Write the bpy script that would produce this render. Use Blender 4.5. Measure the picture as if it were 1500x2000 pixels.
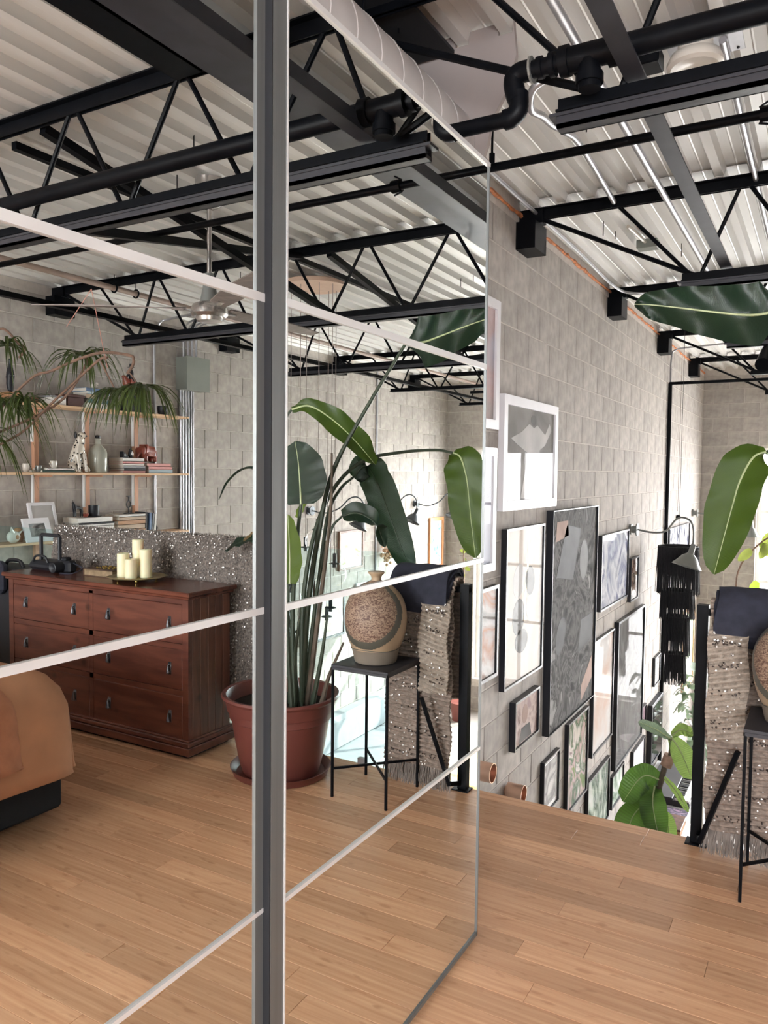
import bpy, bmesh, math, random
from mathutils import Vector, Matrix
random.seed(7)
S = bpy.context.scene
for o in list(bpy.data.objects): bpy.data.objects.remove(o)
COL = S.collection
PI = math.pi
def V(*a): return Vector(a)

# ------------------------------------------------------------------ camera
H = 1.46
F = 1515.7
YAW, PIT, ROL = 0.51718494, 0.05080542, 0.01051626
cf = V(-math.sin(YAW)*math.cos(PIT), math.cos(YAW)*math.cos(PIT), -math.sin(PIT))
r0 = V(math.cos(YAW), math.sin(YAW), 0)
u0 = r0.cross(cf)
cr = r0*math.cos(ROL) + u0*math.sin(ROL)
cu = -r0*math.sin(ROL) + u0*math.cos(ROL)
cam_d = bpy.data.cameras.new('camera')
cam = bpy.data.objects.new('camera', cam_d); COL.objects.link(cam)
M = Matrix((cr, cu, -cf)).transposed().to_4x4(); M.translation = V(0, 0, H)
cam.matrix_world = M
cam_d.sensor_fit = 'VERTICAL'; cam_d.sensor_height = 24.0; cam_d.sensor_width = 18.0
cam_d.lens = 24.0*F/2000.0; cam_d.clip_start = 0.05; cam_d.clip_end = 200
S.camera = cam

# ------------------------------------------------------------------ sky, sun, exposure
world = bpy.data.worlds.new('sky'); S.world = world; world.use_nodes = True
bg = world.node_tree.nodes['Background']
bg.inputs[0].default_value = (0.985, 0.985, 1.0, 1); bg.inputs[1].default_value = 6.0
sd = bpy.data.lights.new('sun', 'SUN'); sd.energy = 2.2; sd.angle = 0.01; sd.color = (1.0, 0.93, 0.82)
sun = bpy.data.objects.new('sun', sd); COL.objects.link(sun); sun.location = (-8, 22, 10)
sun.rotation_euler = V(0.85, -1.0, -0.72).to_track_quat('-Z', 'Y').to_euler()
def portal(name, loc, rot, sx, sy):
    l = bpy.data.lights.new(name, 'AREA'); l.shape = 'RECTANGLE'; l.size = sx; l.size_y = sy
    l.cycles.is_portal = True
    o = bpy.data.objects.new(name, l); COL.objects.link(o); o.location = loc; o.rotation_euler = rot
S.view_settings.view_transform = 'Standard'; S.view_settings.look = 'None'
S.view_settings.gamma = 1.0; S.view_settings.use_curve_mapping = False
S.view_settings.exposure = 2.4
S.cycles.max_bounces = 12; S.cycles.glossy_bounces = 6; S.cycles.diffuse_bounces = 8
S.cycles.transparent_max_bounces = 16
S.cycles.sample_clamp_indirect = 8.0

# room constants
XW, XR, YF, YB = -1.6, 3.88, 12.2, -3.0      # art wall, side wall, window wall, rear wall
ZL, ZC = -2.6, 2.985                         # lower floor, underside of deck ribs
YE = 3.28                                    # loft edge
XM, XL = -0.908, -0.924                      # right / left mirror planes
CZ = 1.487                                   # a bed joint of the blockwork
BR, BH = 0.4064, 0.2032
def lx(x): return x-0.074                    # shift for things measured in the left mirror
def lw(y, z): return y*1.013, H+(z-H)*1.013

# ------------------------------------------------------------------ materials
MATS = {}
def nt(name):
    m = bpy.data.materials.new(name); m.use_nodes = True
    MATS[name] = m
    return m, m.node_tree.nodes, m.node_tree.links, m.node_tree.nodes['Principled BSDF']
def setp(b, col=None, rough=None, metal=None, **k):
    if col is not None: b.inputs['Base Color'].default_value = (*col, 1)
    if rough is not None: b.inputs['Roughness'].default_value = rough
    if metal is not None: b.inputs['Metallic'].default_value = metal
    for a, v in k.items(): b.inputs[a.replace('_', ' ')].default_value = v
def mat(name, col, rough=0.6, metal=0.0, var=0.12, scale=8.0, stretch=(1, 1, 1), bump=0.0, rnd=0.0, col2=None, **k):
    """noise-varied material; rnd adds variation from object to object"""
    if name in MATS: return MATS[name]
    m, N, L, b = nt(name)
    setp(b, col, rough, metal, **k)
    tc = N.new('ShaderNodeTexCoord'); mp = N.new('ShaderNodeMapping'); mp.inputs['Scale'].default_value = stretch
    L.new(tc.outputs['Object'], mp.inputs[0])
    no = N.new('ShaderNodeTexNoise'); no.inputs['Scale'].default_value = scale; no.inputs['Detail'].default_value = 5
    L.new(mp.outputs[0], no.inputs['Vector'])
    rp = N.new('ShaderNodeValToRGB')
    c2 = col2 if col2 else tuple(min(1, c*(1+var)) for c in col)
    c1 = tuple(c*(1-var) for c in col)
    rp.color_ramp.elements[0].color = (*c1, 1); rp.color_ramp.elements[1].color = (*c2, 1)
    rp.color_ramp.elements[0].position = 0.3; rp.color_ramp.elements[1].position = 0.7
    L.new(no.outputs[0], rp.inputs[0])
    out = rp.outputs[0]
    if rnd:
        oi = N.new('ShaderNodeObjectInfo'); mr = N.new('ShaderNodeMapRange')
        mr.inputs[3].default_value = 1-rnd; mr.inputs[4].default_value = 1+rnd
        L.new(oi.outputs['Random'], mr.inputs[0])
        mu = N.new('ShaderNodeVectorMath'); mu.operation = 'SCALE'
        L.new(out, mu.inputs[0]); L.new(mr.outputs[0], mu.inputs['Scale']); out = mu.outputs[0]
    L.new(out, b.inputs['Base Color'])
    if bump:
        bp = N.new('ShaderNodeBump'); bp.inputs['Strength'].default_value = bump; bp.inputs['Distance'].default_value = 0.01
        L.new(no.outputs[0], bp.inputs['Height']); L.new(bp.outputs[0], b.inputs['Normal'])
    return m

m_steel = mat('black_painted_steel', (0.003, 0.0035, 0.005), 0.42, 0, 0.3, 20, Specular_IOR_Level=0.10)
m_bar = mat('grey_bridging_steel', (0.035, 0.036, 0.045), 0.5, 0.3, 0.2, 10)
m_track = mat('graphite_track', (0.028, 0.028, 0.034), 0.45, 0.1, 0.15, 12)
m_galv = mat('galvanised_deck', (0.66, 0.65, 0.63), 0.45, 0.25, 0.08, 2.0, (1, 0.25, 1), 0.05, 0.06)
m_zinc = mat('zinc_conduit', (0.42, 0.42, 0.44), 0.35, 0.7, 0.1, 10)
m_duct = mat('spiral_duct_zinc', (0.50, 0.47, 0.46), 0.55, 0.2, 0.1, 5, bump=0.05)
m_baffle = mat('dusty_taupe_board', (0.33, 0.29, 0.28), 0.8, 0, 0.08, 4)
m_panelgrey = mat('grey_enamel', (0.20, 0.215, 0.19), 0.5, 0.1, 0.05)
m_block = mat('grey_concrete_block', (0.385, 0.355, 0.328), 0.9, 0, 0.16, 14, bump=0.25, rnd=0.09)
m_mortar = mat('pale_mortar', (0.52, 0.485, 0.45), 0.95, 0, 0.1, 20, bump=0.2)
m_rust = mat('rust_orange_sealant', (0.50, 0.18, 0.07), 0.8, 0, 0.5, 30, bump=0.4)
m_white = mat('white_paint', (0.75, 0.75, 0.75), 0.5, 0, 0.03)
m_whiteframe = mat('white_frame_lacquer', (0.72, 0.71, 0.74), 0.4, 0, 0.03)
m_blackframe = mat('black_frame_lacquer', (0.010, 0.011, 0.016), 0.35, 0, 0.1)
m_alu = mat('brushed_aluminium', (0.17, 0.18, 0.18), 0.45, 0.55, 0.06, 6, (20, 20, 0.4))
m_alulight = mat('pale_aluminium_strip', (0.72, 0.72, 0.72), 0.4, 0.4, 0.04)
m_dark = mat('dark_groove', (0.008, 0.009, 0.012), 0.8)
m_carcass = mat('white_carcass_board', (0.5, 0.5, 0.5), 0.6)
m_terra = mat('terracotta_plastic', (0.150, 0.042, 0.033), 0.45, 0, 0.15, 6)
m_soil = mat('potting_soil', (0.02, 0.013, 0.009), 1.0, 0, 0.4, 60, bump=0.5)
m_stem = mat('dark_green_stem', (0.035, 0.05, 0.03), 0.55, 0, 0.3, 6, (1, 1, 0.3))
m_brownstem = mat('brown_dry_sheath', (0.10, 0.075, 0.055), 0.8, 0, 0.4, 12)
m_branch = mat('tan_bare_branch', (0.17, 0.10, 0.07), 0.8, 0, 0.3, 25)
m_midrib = mat('pale_midrib', (0.40, 0.46, 0.25), 0.5)
m_pine = mat('pale_pine_board', (0.66, 0.44, 0.27), 0.6, 0, 0.12, 4, (8, 1, 8))
m_redwood = mat('reddish_timber_upright', (0.50, 0.27, 0.17), 0.6, 0, 0.15, 5, (8, 8, 1))
m_tray = mat('gilded_tray_metal', (0.42, 0.34, 0.18), 0.35, 0.8, 0.3, 20)
m_gold = mat('gold_ornament', (0.55, 0.40, 0.12), 0.3, 0.9, 0.3, 30)
m_candle = mat('ivory_candle_wax', (0.80, 0.74, 0.52), 0.5, 0, 0.05, Subsurface_Weight=0.3)
m_black = mat('matte_black_plastic', (0.012, 0.013, 0.018), 0.5)
m_navy = mat('navy_folded_cloth', (0.022, 0.024, 0.040), 0.9, 0, 0.25, 25, bump=0.3)
m_throw = mat('taupe_woven_wool', (0.26, 0.205, 0.17), 0.95, 0, 0.3, 60, bump=0.8)
m_throwdk = mat('grey_shaggy_wool', (0.17, 0.145, 0.13), 0.95, 0, 0.5, 90, bump=1.0)
m_fringe = mat('taupe_fringe_yarn', (0.20, 0.17, 0.15), 0.95, 0, 0.3, 20)
m_sequin = mat('silver_sequin', (0.97, 0.95, 0.92), 0.22, 0.55, 0.02)
m_darkseq = mat('dark_sequin', (0.05, 0.035, 0.03), 0.4, 0.3)
m_bed = mat('peach_tan_bedspread', (0.47, 0.235, 0.13), 0.9, 0, 0.12, 6, bump=0.2)
m_quilt = mat('peach_quilted_blanket', (0.43, 0.175, 0.090), 0.9, 0, 0.12, 20, bump=0.3)
m_bedbase = mat('black_bed_base_fabric', (0.010, 0.012, 0.016), 0.9)
m_silver = mat('chrome_fan_metal', (0.55, 0.52, 0.50), 0.25, 0.9, 0.1)
m_blade = mat('weathered_fan_blade', (0.19, 0.155, 0.14), 0.5, 0.2, 0.2, 6, (1, 8, 1))
m_copper = mat('polished_copper', (0.74, 0.50, 0.38), 0.3, 0.9, 0.1)
m_pull = mat('pewter_drop_pull', (0.12, 0.12, 0.13), 0.35, 0.8, 0.2, 30)
m_lampgrey = mat('grey_lamp_enamel', (0.22, 0.23, 0.22), 0.4, 0.4, 0.05)
m_lampdark = mat('dark_zinc_lamp', (0.06, 0.07, 0.08), 0.45, 0.5, 0.1)
m_tassel = mat('charcoal_tassel_yarn', (0.012, 0.011, 0.014), 0.8, 0, 0.4, 40)
m_porcelain = mat('glazed_porcelain', (0.62, 0.58, 0.52), 0.25, 0, 0.04)
m_plywood = mat('birch_ply_canopy', (0.60, 0.42, 0.32), 0.6, 0, 0.08)
m_lowfloor = mat('pale_lower_floor', (0.36, 0.33, 0.30), 0.4, 0, 0.1, 2)
m_rug = mat('yellow_patterned_rug', (0.75, 0.52, 0.12), 0.95, 0, 0.3, 4, col2=(0.85, 0.80, 0.68))
m_ground = mat('pale_pavement_outside', (0.45, 0.45, 0.44), 0.9)
m_cord = mat('pale_hanging_cord', (0.30, 0.25, 0.23), 0.7)
m_pinkwire = mat('pink_hanging_thread', (0.55, 0.25, 0.2), 0.7)
m_deskwhite = mat('white_desk_top', (0.72, 0.72, 0.74), 0.4)

def glassmat(name, tint=(1, 1, 1), k=0.75):
    m = bpy.data.materials.new(name); m.use_nodes = True; N = m.node_tree.nodes; L = m.node_tree.links
    N.clear(); o = N.new('ShaderNodeOutputMaterial'); mx = N.new('ShaderNodeMixShader')
    t = N.new('ShaderNodeBsdfTransparent'); t.inputs[0].default_value = (*tint, 1)
    g = N.new('ShaderNodeBsdfGlossy'); g.inputs['Roughness'].default_value = 0.0; g.inputs['Color'].default_value = (1, 1, 1, 1)
    fr = N.new('ShaderNodeLayerWeight'); fr.inputs[0].default_value = 0.5
    pw = N.new('ShaderNodeMath'); pw.operation = 'POWER'; pw.inputs[1].default_value = 4.0
    mu = N.new('ShaderNodeMath'); mu.operation = 'MULTIPLY_ADD'; mu.inputs[1].default_value = 0.9*k; mu.inputs[2].default_value = 0.03*k; mu.use_clamp = True
    L.new(fr.outputs['Facing'], pw.inputs[0]); L.new(pw.outputs[0], mu.inputs[0]); L.new(mu.outputs[0], mx.inputs[0])
    L.new(t.outputs[0], mx.inputs[1]); L.new(g.outputs[0], mx.inputs[2])
    L.new(mx.outputs[0], o.inputs[0]); return m
m_glass = glassmat('clear_glass')
m_acrylic = glassmat('picture_glazing', (1, 1, 1), 0.07)
m_guard = glassmat('guard_rail_glass', (0.88, 0.97, 0.97), 0.6)
def mirrormat(name):
    m, N, L, b = nt(name); setp(b, (0.86, 0.885, 0.87), 0.0, 1.0)
    b.inputs['Roughness'].default_value = 0.0
    return m
m_mirror = mirrormat('silvered_mirror')

def floor_mat():
    m, N, L, b = nt('bamboo_plank')
    tc = N.new('ShaderNodeTexCoord'); mp = N.new('ShaderNodeMapping'); mp.inputs['Scale'].default_value = (1.2, 34, 1)
    oi = N.new('ShaderNodeObjectInfo')
    ad = N.new('ShaderNodeVectorMath'); ad.operation = 'ADD'
    sc = N.new('ShaderNodeVectorMath'); sc.operation = 'SCALE'; sc.inputs['Scale'].default_value = 37.0
    cx = N.new('ShaderNodeCombineXYZ'); L.new(oi.outputs['Random'], cx.inputs[0]); L.new(oi.outputs['Random'], cx.inputs[1])
    L.new(cx.outputs[0], sc.inputs[0]); L.new(tc.outputs['Object'], ad.inputs[0]); L.new(sc.outputs[0], ad.inputs[1])
    L.new(ad.outputs[0], mp.inputs[0])
    n1 = N.new('ShaderNodeTexNoise'); n1.inputs['Scale'].default_value = 1.6; n1.inputs['Detail'].default_value = 6; n1.inputs['Roughness'].default_value = 0.6
    L.new(mp.outputs[0], n1.inputs['Vector'])
    rp = N.new('ShaderNodeValToRGB')
    rp.color_ramp.elements[0].color = (0.54, 0.295, 0.165, 1); rp.color_ramp.elements[1].color = (0.70, 0.43, 0.255, 1)
    rp.color_ramp.elements[0].position = 0.33; rp.color_ramp.elements[1].position = 0.68
    L.new(n1.outputs[0], rp.inputs[0])
    # darker nodes of the bamboo
    mp2 = N.new('ShaderNodeMapping'); mp2.inputs['Scale'].default_value = (9, 26, 1); L.new(ad.outputs[0], mp2.inputs[0])
    n2 = N.new('ShaderNodeTexNoise'); n2.inputs['Scale'].default_value = 1.5; n2.inputs['Detail'].default_value = 1
    L.new(mp2.outputs[0], n2.inputs['Vector'])
    r2 = N.new('ShaderNodeMapRange'); r2.inputs[1].default_value = 0.62; r2.inputs[2].default_value = 0.74; r2.inputs[3].default_value = 0; r2.inputs[4].default_value = 0.6
    L.new(n2.outputs[0], r2.inputs[0])
    mx = N.new('ShaderNodeMixRGB'); mx.inputs[2].default_value = (0.42, 0.215, 0.115, 1)
    L.new(r2.outputs[0], mx.inputs[0]); L.new(rp.outputs[0], mx.inputs[1])
    mr = N.new('ShaderNodeMapRange'); mr.inputs[3].default_value = 0.80; mr.inputs[4].default_value = 1.16
    L.new(oi.outputs['Random'], mr.inputs[0])
    mu = N.new('ShaderNodeVectorMath'); mu.operation = 'SCALE'; L.new(mx.outputs[0], mu.inputs[0]); L.new(mr.outputs[0], mu.inputs['Scale'])
    L.new(mu.outputs[0], b.inputs['Base Color']); b.inputs['Roughness'].default_value = 0.26
    return m
m_floor = floor_mat()

def wood_mat(name, c1, c2, stretch, rough=0.35):
    m, N, L, b = nt(name)
    tc = N.new('ShaderNodeTexCoord'); mp = N.new('ShaderNodeMapping'); mp.inputs['Scale'].default_value = stretch
    L.new(tc.outputs['Object'], mp.inputs[0])
    n = N.new('ShaderNodeTexNoise'); n.inputs['Scale'].default_value = 2.5; n.inputs['Detail'].default_value = 7; n.inputs['Distortion'].default_value = 0.6
    L.new(mp.outputs[0], n.inputs['Vector'])
    rp = N.new('ShaderNodeValToRGB'); rp.color_ramp.elements[0].color = (*c1, 1); rp.color_ramp.elements[1].color = (*c2, 1)
    rp.color_ramp.elements[0].position = 0.35; rp.color_ramp.elements[1].position = 0.62
    vo = N.new('ShaderNodeTexVoronoi'); vo.inputs['Scale'].default_value = 5.0; L.new(tc.outputs['Object'], vo.inputs['Vector'])
    mr = N.new('ShaderNodeMapRange'); mr.inputs[1].default_value = 0.05; mr.inputs[2].default_value = 0.14; mr.inputs[3].default_value = 0.45; mr.inputs[4].default_value = 1.0
    L.new(vo.outputs['Distance'], mr.inputs[0]); mu = N.new('ShaderNodeVectorMath'); mu.operation = 'SCALE'
    L.new(n.outputs[0], rp.inputs[0]); L.new(rp.outputs[0], mu.inputs[0]); L.new(mr.outputs[0], mu.inputs['Scale'])
    L.new(mu.outputs[0], b.inputs['Base Color']); b.inputs['Roughness'].default_value = rough
    return m
m_dress = wood_mat('mahogany_stained_pine', (0.080, 0.025, 0.017), (0.150, 0.050, 0.031), (1.2, 8, 8))
m_dressv = wood_mat('mahogany_stained_side', (0.080, 0.028, 0.017), (0.16, 0.058, 0.034), (8, 8, 1.0))
m_dresstop = wood_mat('mahogany_polished_top', (0.07, 0.020, 0.013), (0.14, 0.045, 0.028), (1.2, 8, 8), 0.22)

def leaf_mat(name, c, trans=(0.35, 0.55, 0.05), amt=0.25, stripe=60.0, rough=0.35):
    m, N, L, b = nt(name); setp(b, c, rough)
    out = [n for n in N if n.type == 'OUTPUT_MATERIAL'][0]
    uv = N.new('ShaderNodeTexCoord'); wv = N.new('ShaderNodeTexWave'); wv.bands_direction = 'X'
    wv.inputs['Scale'].default_value = stripe; wv.inputs['Distortion'].default_value = 1.5; L.new(uv.outputs['UV'], wv.inputs[0])
    rp = N.new('ShaderNodeValToRGB'); rp.color_ramp.elements[0].color = (*[x*0.75 for x in c], 1); rp.color_ramp.elements[1].color = (*[x*1.25 for x in c], 1)
    L.new(wv.outputs[0], rp.inputs[0]); L.new(rp.outputs[0], b.inputs['Base Color'])
    bp = N.new('ShaderNodeBump'); bp.inputs['Strength'].default_value = 0.25; bp.inputs['Distance'].default_value = 0.004
    L.new(wv.outputs[0], bp.inputs['Height']); L.new(bp.outputs[0], b.inputs['Normal'])
    t = N.new('ShaderNodeBsdfTranslucent'); t.inputs[0].default_value = (*trans, 1)
    mx = N.new('ShaderNodeMixShader'); mx.inputs[0].default_value = amt
    L.new(b.outputs[0], mx.inputs[1]); L.new(t.outputs[0], mx.inputs[2]); L.new(mx.outputs[0], out.inputs[0])
    return m
m_leaf = leaf_mat('banana_leaf_green', (0.018, 0.044, 0.010), (0.13, 0.20, 0.010), 0.24)
m_leafdk = leaf_mat('banana_leaf_dark', (0.008, 0.022, 0.014), (0.03, 0.08, 0.02), 0.18)
m_leaflime = leaf_mat('banana_leaf_lime', (0.07, 0.12, 0.016), (0.22, 0.30, 0.03), 0.4)
m_leafyel = leaf_mat('yellow_leaf', (0.16, 0.19, 0.04), (0.24, 0.28, 0.05), 0.25)
m_fiddle = leaf_mat('fiddle_leaf_green', (0.03, 0.085, 0.018), (0.12, 0.24, 0.03), 0.28, 8)
m_fiddlelt = leaf_mat('fiddle_leaf_light', (0.17, 0.26, 0.07), (0.28, 0.42, 0.1), 0.35, 8)
m_paleleaf = leaf_mat('grey_green_leaf', (0.13, 0.18, 0.13), (0.3, 0.4, 0.25), 0.25, 8)
m_grass = leaf_mat('arching_blade_green', (0.040, 0.062, 0.022), (0.18, 0.25, 0.04), 0.25, 4)
m_dryleaf = leaf_mat('dry_leaf', (0.62, 0.45, 0.28), (0.6, 0.4, 0.2), 0.3, 8)

# ------------------------------------------------------------------ mesh builder
class MB:
    def __init__(s): s.v = []; s.f = []; s.uv = None
    def add(s, vs, fs):
        n = len(s.v); s.v += [tuple(p) for p in vs]; s.f += [tuple(i+n for i in f) for f in fs]; return s
    def box(s, a, b, ch=0.0):
        x0, y0, z0 = [min(a[i], b[i]) for i in range(3)]; x1, y1, z1 = [max(a[i], b[i]) for i in range(3)]
        if ch:
            bm = bmesh.new(); bmesh.ops.create_cube(bm, size=1)
            for v in bm.verts: v.co = ((x0+x1)/2+v.co.x*(x1-x0), (y0+y1)/2+v.co.y*(y1-y0), (z0+z1)/2+v.co.z*(z1-z0))
            bmesh.ops.bevel(bm, geom=bm.edges[:], offset=ch, segments=1, affect='EDGES')
            bm.verts.index_update()
            s.add([v.co[:] for v in bm.verts], [[v.index for v in f.verts] for f in bm.faces]); bm.free(); return s
        vs = [(x, y, z) for x in (x0, x1) for y in (y0, y1) for z in (z0, z1)]
        return s.add(vs, [(0, 1, 3, 2), (4, 6, 7, 5), (0, 4, 5, 1), (2, 3, 7, 6), (0, 2, 6, 4), (1, 5, 7, 3)])
    def bar(s, p, q, w, h, up=(0, 0, 1)):
        p = Vector(p); q = Vector(q); d = (q-p).normalized(); u = Vector(up)
        if abs(d.dot(u)) > 0.98: u = V(1, 0, 0)
        a = d.cross(u).normalized(); b = a.cross(d).normalized()
        vs = [c+a*i*w/2+b*j*h/2 for c in (p, q) for i, j in ((-1, -1), (1, -1), (1, 1), (-1, 1))]
        return s.add(vs, [(0, 1, 2, 3)[::-1], (4, 5, 6, 7), (0, 1, 5, 4), (1, 2, 6, 5), (2, 3, 7, 6), (3, 0, 4, 7)])
    def tube(s, pts, r, n=8, caps=True):
        pts = [Vector(p) for p in pts]; rs = r if isinstance(r, (list, tuple)) else [r]*len(pts)
        ref = None; vs = []; fs = []
        for i, p in enumerate(pts):
            d = (pts[min(i+1, len(pts)-1)]-pts[max(i-1, 0)]).normalized()
            if ref is None: ref = d.orthogonal().normalized()
            ref = (ref-d*ref.dot(d)).normalized(); b = d.cross(ref)
            for k in range(n):
                a = 2*PI*k/n; vs.append(p+(ref*math.cos(a)+b*math.sin(a))*rs[i])
        for i in range(len(pts)-1):
            for k in range(n): fs.append((i*n+k, i*n+(k+1) % n, (i+1)*n+(k+1) % n, (i+1)*n+k))
        if caps: fs.append(tuple(range(n))[::-1]); fs.append(tuple(range((len(pts)-1)*n, len(pts)*n)))
        return s.add(vs, fs)
    def lathe(s, prof, c=(0, 0, 0), n=24, axis='z'):
        vs = []; fs = []
        for (r, z) in prof:
            for k in range(n):
                a = 2*PI*k/n; x, y = r*math.cos(a), r*math.sin(a)
                p = {'z': (x, y, z), 'x': (z, x, y), 'y': (x, z, y)}[axis]
                vs.append((p[0]+c[0], p[1]+c[1], p[2]+c[2]))
        m = len(prof)
        for i in range(m-1):
            for k in range(n): fs.append((i*n+k, i*n+(k+1) % n, (i+1)*n+(k+1) % n, (i+1)*n+k))
        if prof[0][0] > 1e-5: fs.append(tuple(range(n))[::-1])
        if prof[-1][0] > 1e-5: fs.append(tuple(range((m-1)*n, m*n)))
        return s.add(vs, fs)
    def prism(s, poly, c, nrm, t):
        """poly: list of 3-D points (planar), extruded by nrm*t"""
        n = len(poly); d = Vector(nrm)*t; vs = [Vector(p)+Vector(c) for p in poly]; vs += [p+d for p in vs]
        fs = [tuple(range(n))[::-1], tuple(range(n, 2*n))]+[(i, (i+1) % n, (i+1) % n+n, i+n) for i in range(n)]
        return s.add(vs, fs)
    def ball(s, c, r, sx=1, sy=1, sz=1, n=12, m=8):
        prof = [(max(1e-6, r*math.sin(PI*i/m)), -r*math.cos(PI*i/m)) for i in range(m+1)]
        k = len(s.v); s.lathe(prof, (0, 0, 0), n)
        for i in range(k, len(s.v)):
            x, y, z = s.v[i]; s.v[i] = (c[0]+x*sx, c[1]+y*sy, c[2]+z*sz)
        return s
    def mesh(s, name, mt, smooth=False):
        me = bpy.data.meshes.new(name); me.from_pydata(s.v, [], s.f); me.update()
        bm = bmesh.new(); bm.from_mesh(me); bmesh.ops.recalc_face_normals(bm, faces=bm.faces); bm.to_mesh(me); bm.free()
        if mt: me.materials.append(mt)
        if smooth:
            for p in me.polygons: p.use_smooth = True
            try: me.set_sharp_from_angle(angle=0.7)
            except Exception: pass
        return me
def ob(name, mb, mt, parent=None, smooth=False, label=None, loc=None):
    me = mb.mesh(name, mt, smooth) if isinstance(mb, MB) else mb
    o = bpy.data.objects.new(name, me); COL.objects.link(o)
    if parent is not None:
        o.parent = parent
        if loc is None: o.matrix_parent_inverse = parent_inv(parent)
    if loc is not None: o.location = loc
    if label: o['label'] = label
    return o
def parent_inv(p):
    return wm(p).inverted()
def wm(o):
    if o.parent is None: return Matrix.LocRotScale(o.location, o.rotation_euler, o.scale)
    return wm(o.parent) @ o.matrix_parent_inverse @ Matrix.LocRotScale(o.location, o.rotation_euler, o.scale)
def tag(o, label, cat, group=None):
    o['label'] = label; o['category'] = cat
    if group: o['group'] = group
    return o
def struct(o, label=None, cat=None):
    o['kind'] = 'structure'
    if label: o['label'] = label
    if cat: o['category'] = cat
    return o
def empty(name, loc, label, cat, group=None):
    o = bpy.data.objects.new(name, None); COL.objects.link(o); o.location = loc; o.empty_display_size = 0.1
    o.matrix_world = Matrix.Translation(loc)
    return tag(o, label, cat, group)
def dup(o, dloc=None, parent=None):
    c = o.copy(); COL.objects.link(c)
    if parent is not None: c.parent = parent
    for ch in list(o.children):
        dup(ch, None, c)
    if dloc is not None: c.location = dloc
    return c
def copy_label(o, label): o['label'] = label; return o
def bez(pts, n=10):
    """Catmull-Rom through pts"""
    P = [Vector(p) for p in pts]; P = [P[0]*2-P[1]]+P+[P[-1]*2-P[-2]]; out = []
    for i in range(1, len(P)-2):
        for k in range(n):
            t = k/n; a, b, c, d = P[i-1:i+3]
            out.append(0.5*((2*b)+(c-a)*t+(2*a-5*b+4*c-d)*t*t+(-a+3*b-3*c+d)*t**3))
    out.append(P[-2]); return out

# ------------------------------------------------------------------ blockwork
def brick_mesh(name, axis, ln, sgn):
    """a block whose face stands proud of the mortar; origin at its lower corner on the wall plane"""
    d = 0.005
    mb = MB()
    g = 0.005; c = 0.003
    l0, l1, z0, z1 = g, ln-g, g, BH-g
    ring0 = [(l0, z0), (l1, z0), (l1, z1), (l0, z1)]
    ring1 = [(l0+c, z0+c), (l1-c, z0+c), (l1-c, z1-c), (l0+c, z1-c)]
    def P(l, z, h): return (sgn*h, l, z) if axis == 'y' else (l, sgn*h, z)
    vs = [P(l, z, -0.008) for l, z in ring0]+[P(l, z, d-0.002) for l, z in ring0]+[P(l, z, d) for l, z in ring1]
    fs = [(8, 9, 10, 11)]
    for k in (0, 4):
        for i in range(4): fs.append((k+i, k+(i+1) % 4, k+4+(i+1) % 4, k+4+i))
    mb.add(vs, fs); return mb
def blocks(parent, axis, const, sgn, a0, a1, z0, z1, joint, keyrow, vis, holes=(), limit=300):
    """running bond on the plane {axis-normal = const}. vis(a, z) ranks blocks; the best become single parts"""
    fullm = brick_mesh('brick', axis, BR, sgn); meshes = {}
    def getm(l):
        k = round(l, 3)
        if k not in meshes: meshes[k] = brick_mesh('brick', axis, k, sgn).mesh('brick', m_block)
        return meshes[k]
    items = []
    k0 = math.floor((z0-CZ)/BH); k1 = math.ceil((z1-CZ)/BH)
    for k in range(k0, k1):
        zz = CZ+k*BH
        if zz+BH/2 > z1 or zz < z0-0.15: continue
        off = joint if (k-keyrow) % 2 == 0 else joint+BR/2
        n0 = math.floor((a0-off)/BR); n1 = math.ceil((a1-off)/BR)
        for n in range(n0, n1):
            s, e = max(off+n*BR, a0), min(off+(n+1)*BR, a1)
            segs = [(s, e)]
            for (ha, hb, hz0, hz1) in holes:
                if zz+BH > hz0+0.05 and zz < hz1-0.05:
                    ns = []
                    for (p, q) in segs:
                        if q <= ha or p >= hb: ns.append((p, q))
                        else:
                            if p < ha: ns.append((p, ha))
                            if q > hb: ns.append((hb, q))
                    segs = ns
            for (p, q) in segs:
                if q-p > 0.05: items.append((vis((p+q)/2, zz+BH/2), p, q-p, zz))
    items.sort(key=lambda t: -t[0])
    rest = MB()
    for i, (r, p, l, zz) in enumerate(items):
        loc = V(const, p, zz) if axis == 'y' else V(p, const, zz)
        if i < limit and r > 0:
            o = bpy.data.objects.new('brick', getm(l)); COL.objects.link(o); o.parent = parent
            o.location = loc - parent.location
        else:
            b = brick_mesh('b', axis, l, sgn)
            rest.add([Vector(v)+loc-parent.location for v in b.v], b.f)
    if rest.v:
        o = bpy.data.objects.new('brickwork', rest.mesh('brickwork', m_block)); COL.objects.link(o); o.parent = parent; o['kind'] = 'stuff'
def slab(name, a, b, mt, label=None, cat=None):
    return struct(ob(name, MB().box(a, b), mt), label, cat)
T = 0.25
wl = slab('wall_left', (XW-T, YB-T, ZL-0.1), (XW, YF+T, ZC+0.06), m_mortar, 'grey concrete block wall hung with framed art', 'wall')
def vis_l(y, z):
    if y < 3.6 or z < 1.46*(1-y/3.28)-0.1: return 0
    return 1.0/y
blocks(wl, 'y', XW, 1, YB, YF, ZL, 2.95, 4.56, 3, vis_l)
ws = slab('wall_right', (XR, YB-T, ZL-0.1), (XR+T, YF+T, ZC+0.06), m_mortar, 'grey concrete block wall behind the shelves', 'wall')
blocks(ws, 'y', XR, -1, YB, YF, ZL, 2.95, 6.211, -1, lambda y, z: 0 if (y < 3.7 or z < 0.2) else 10.0/y, limit=260)
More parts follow.
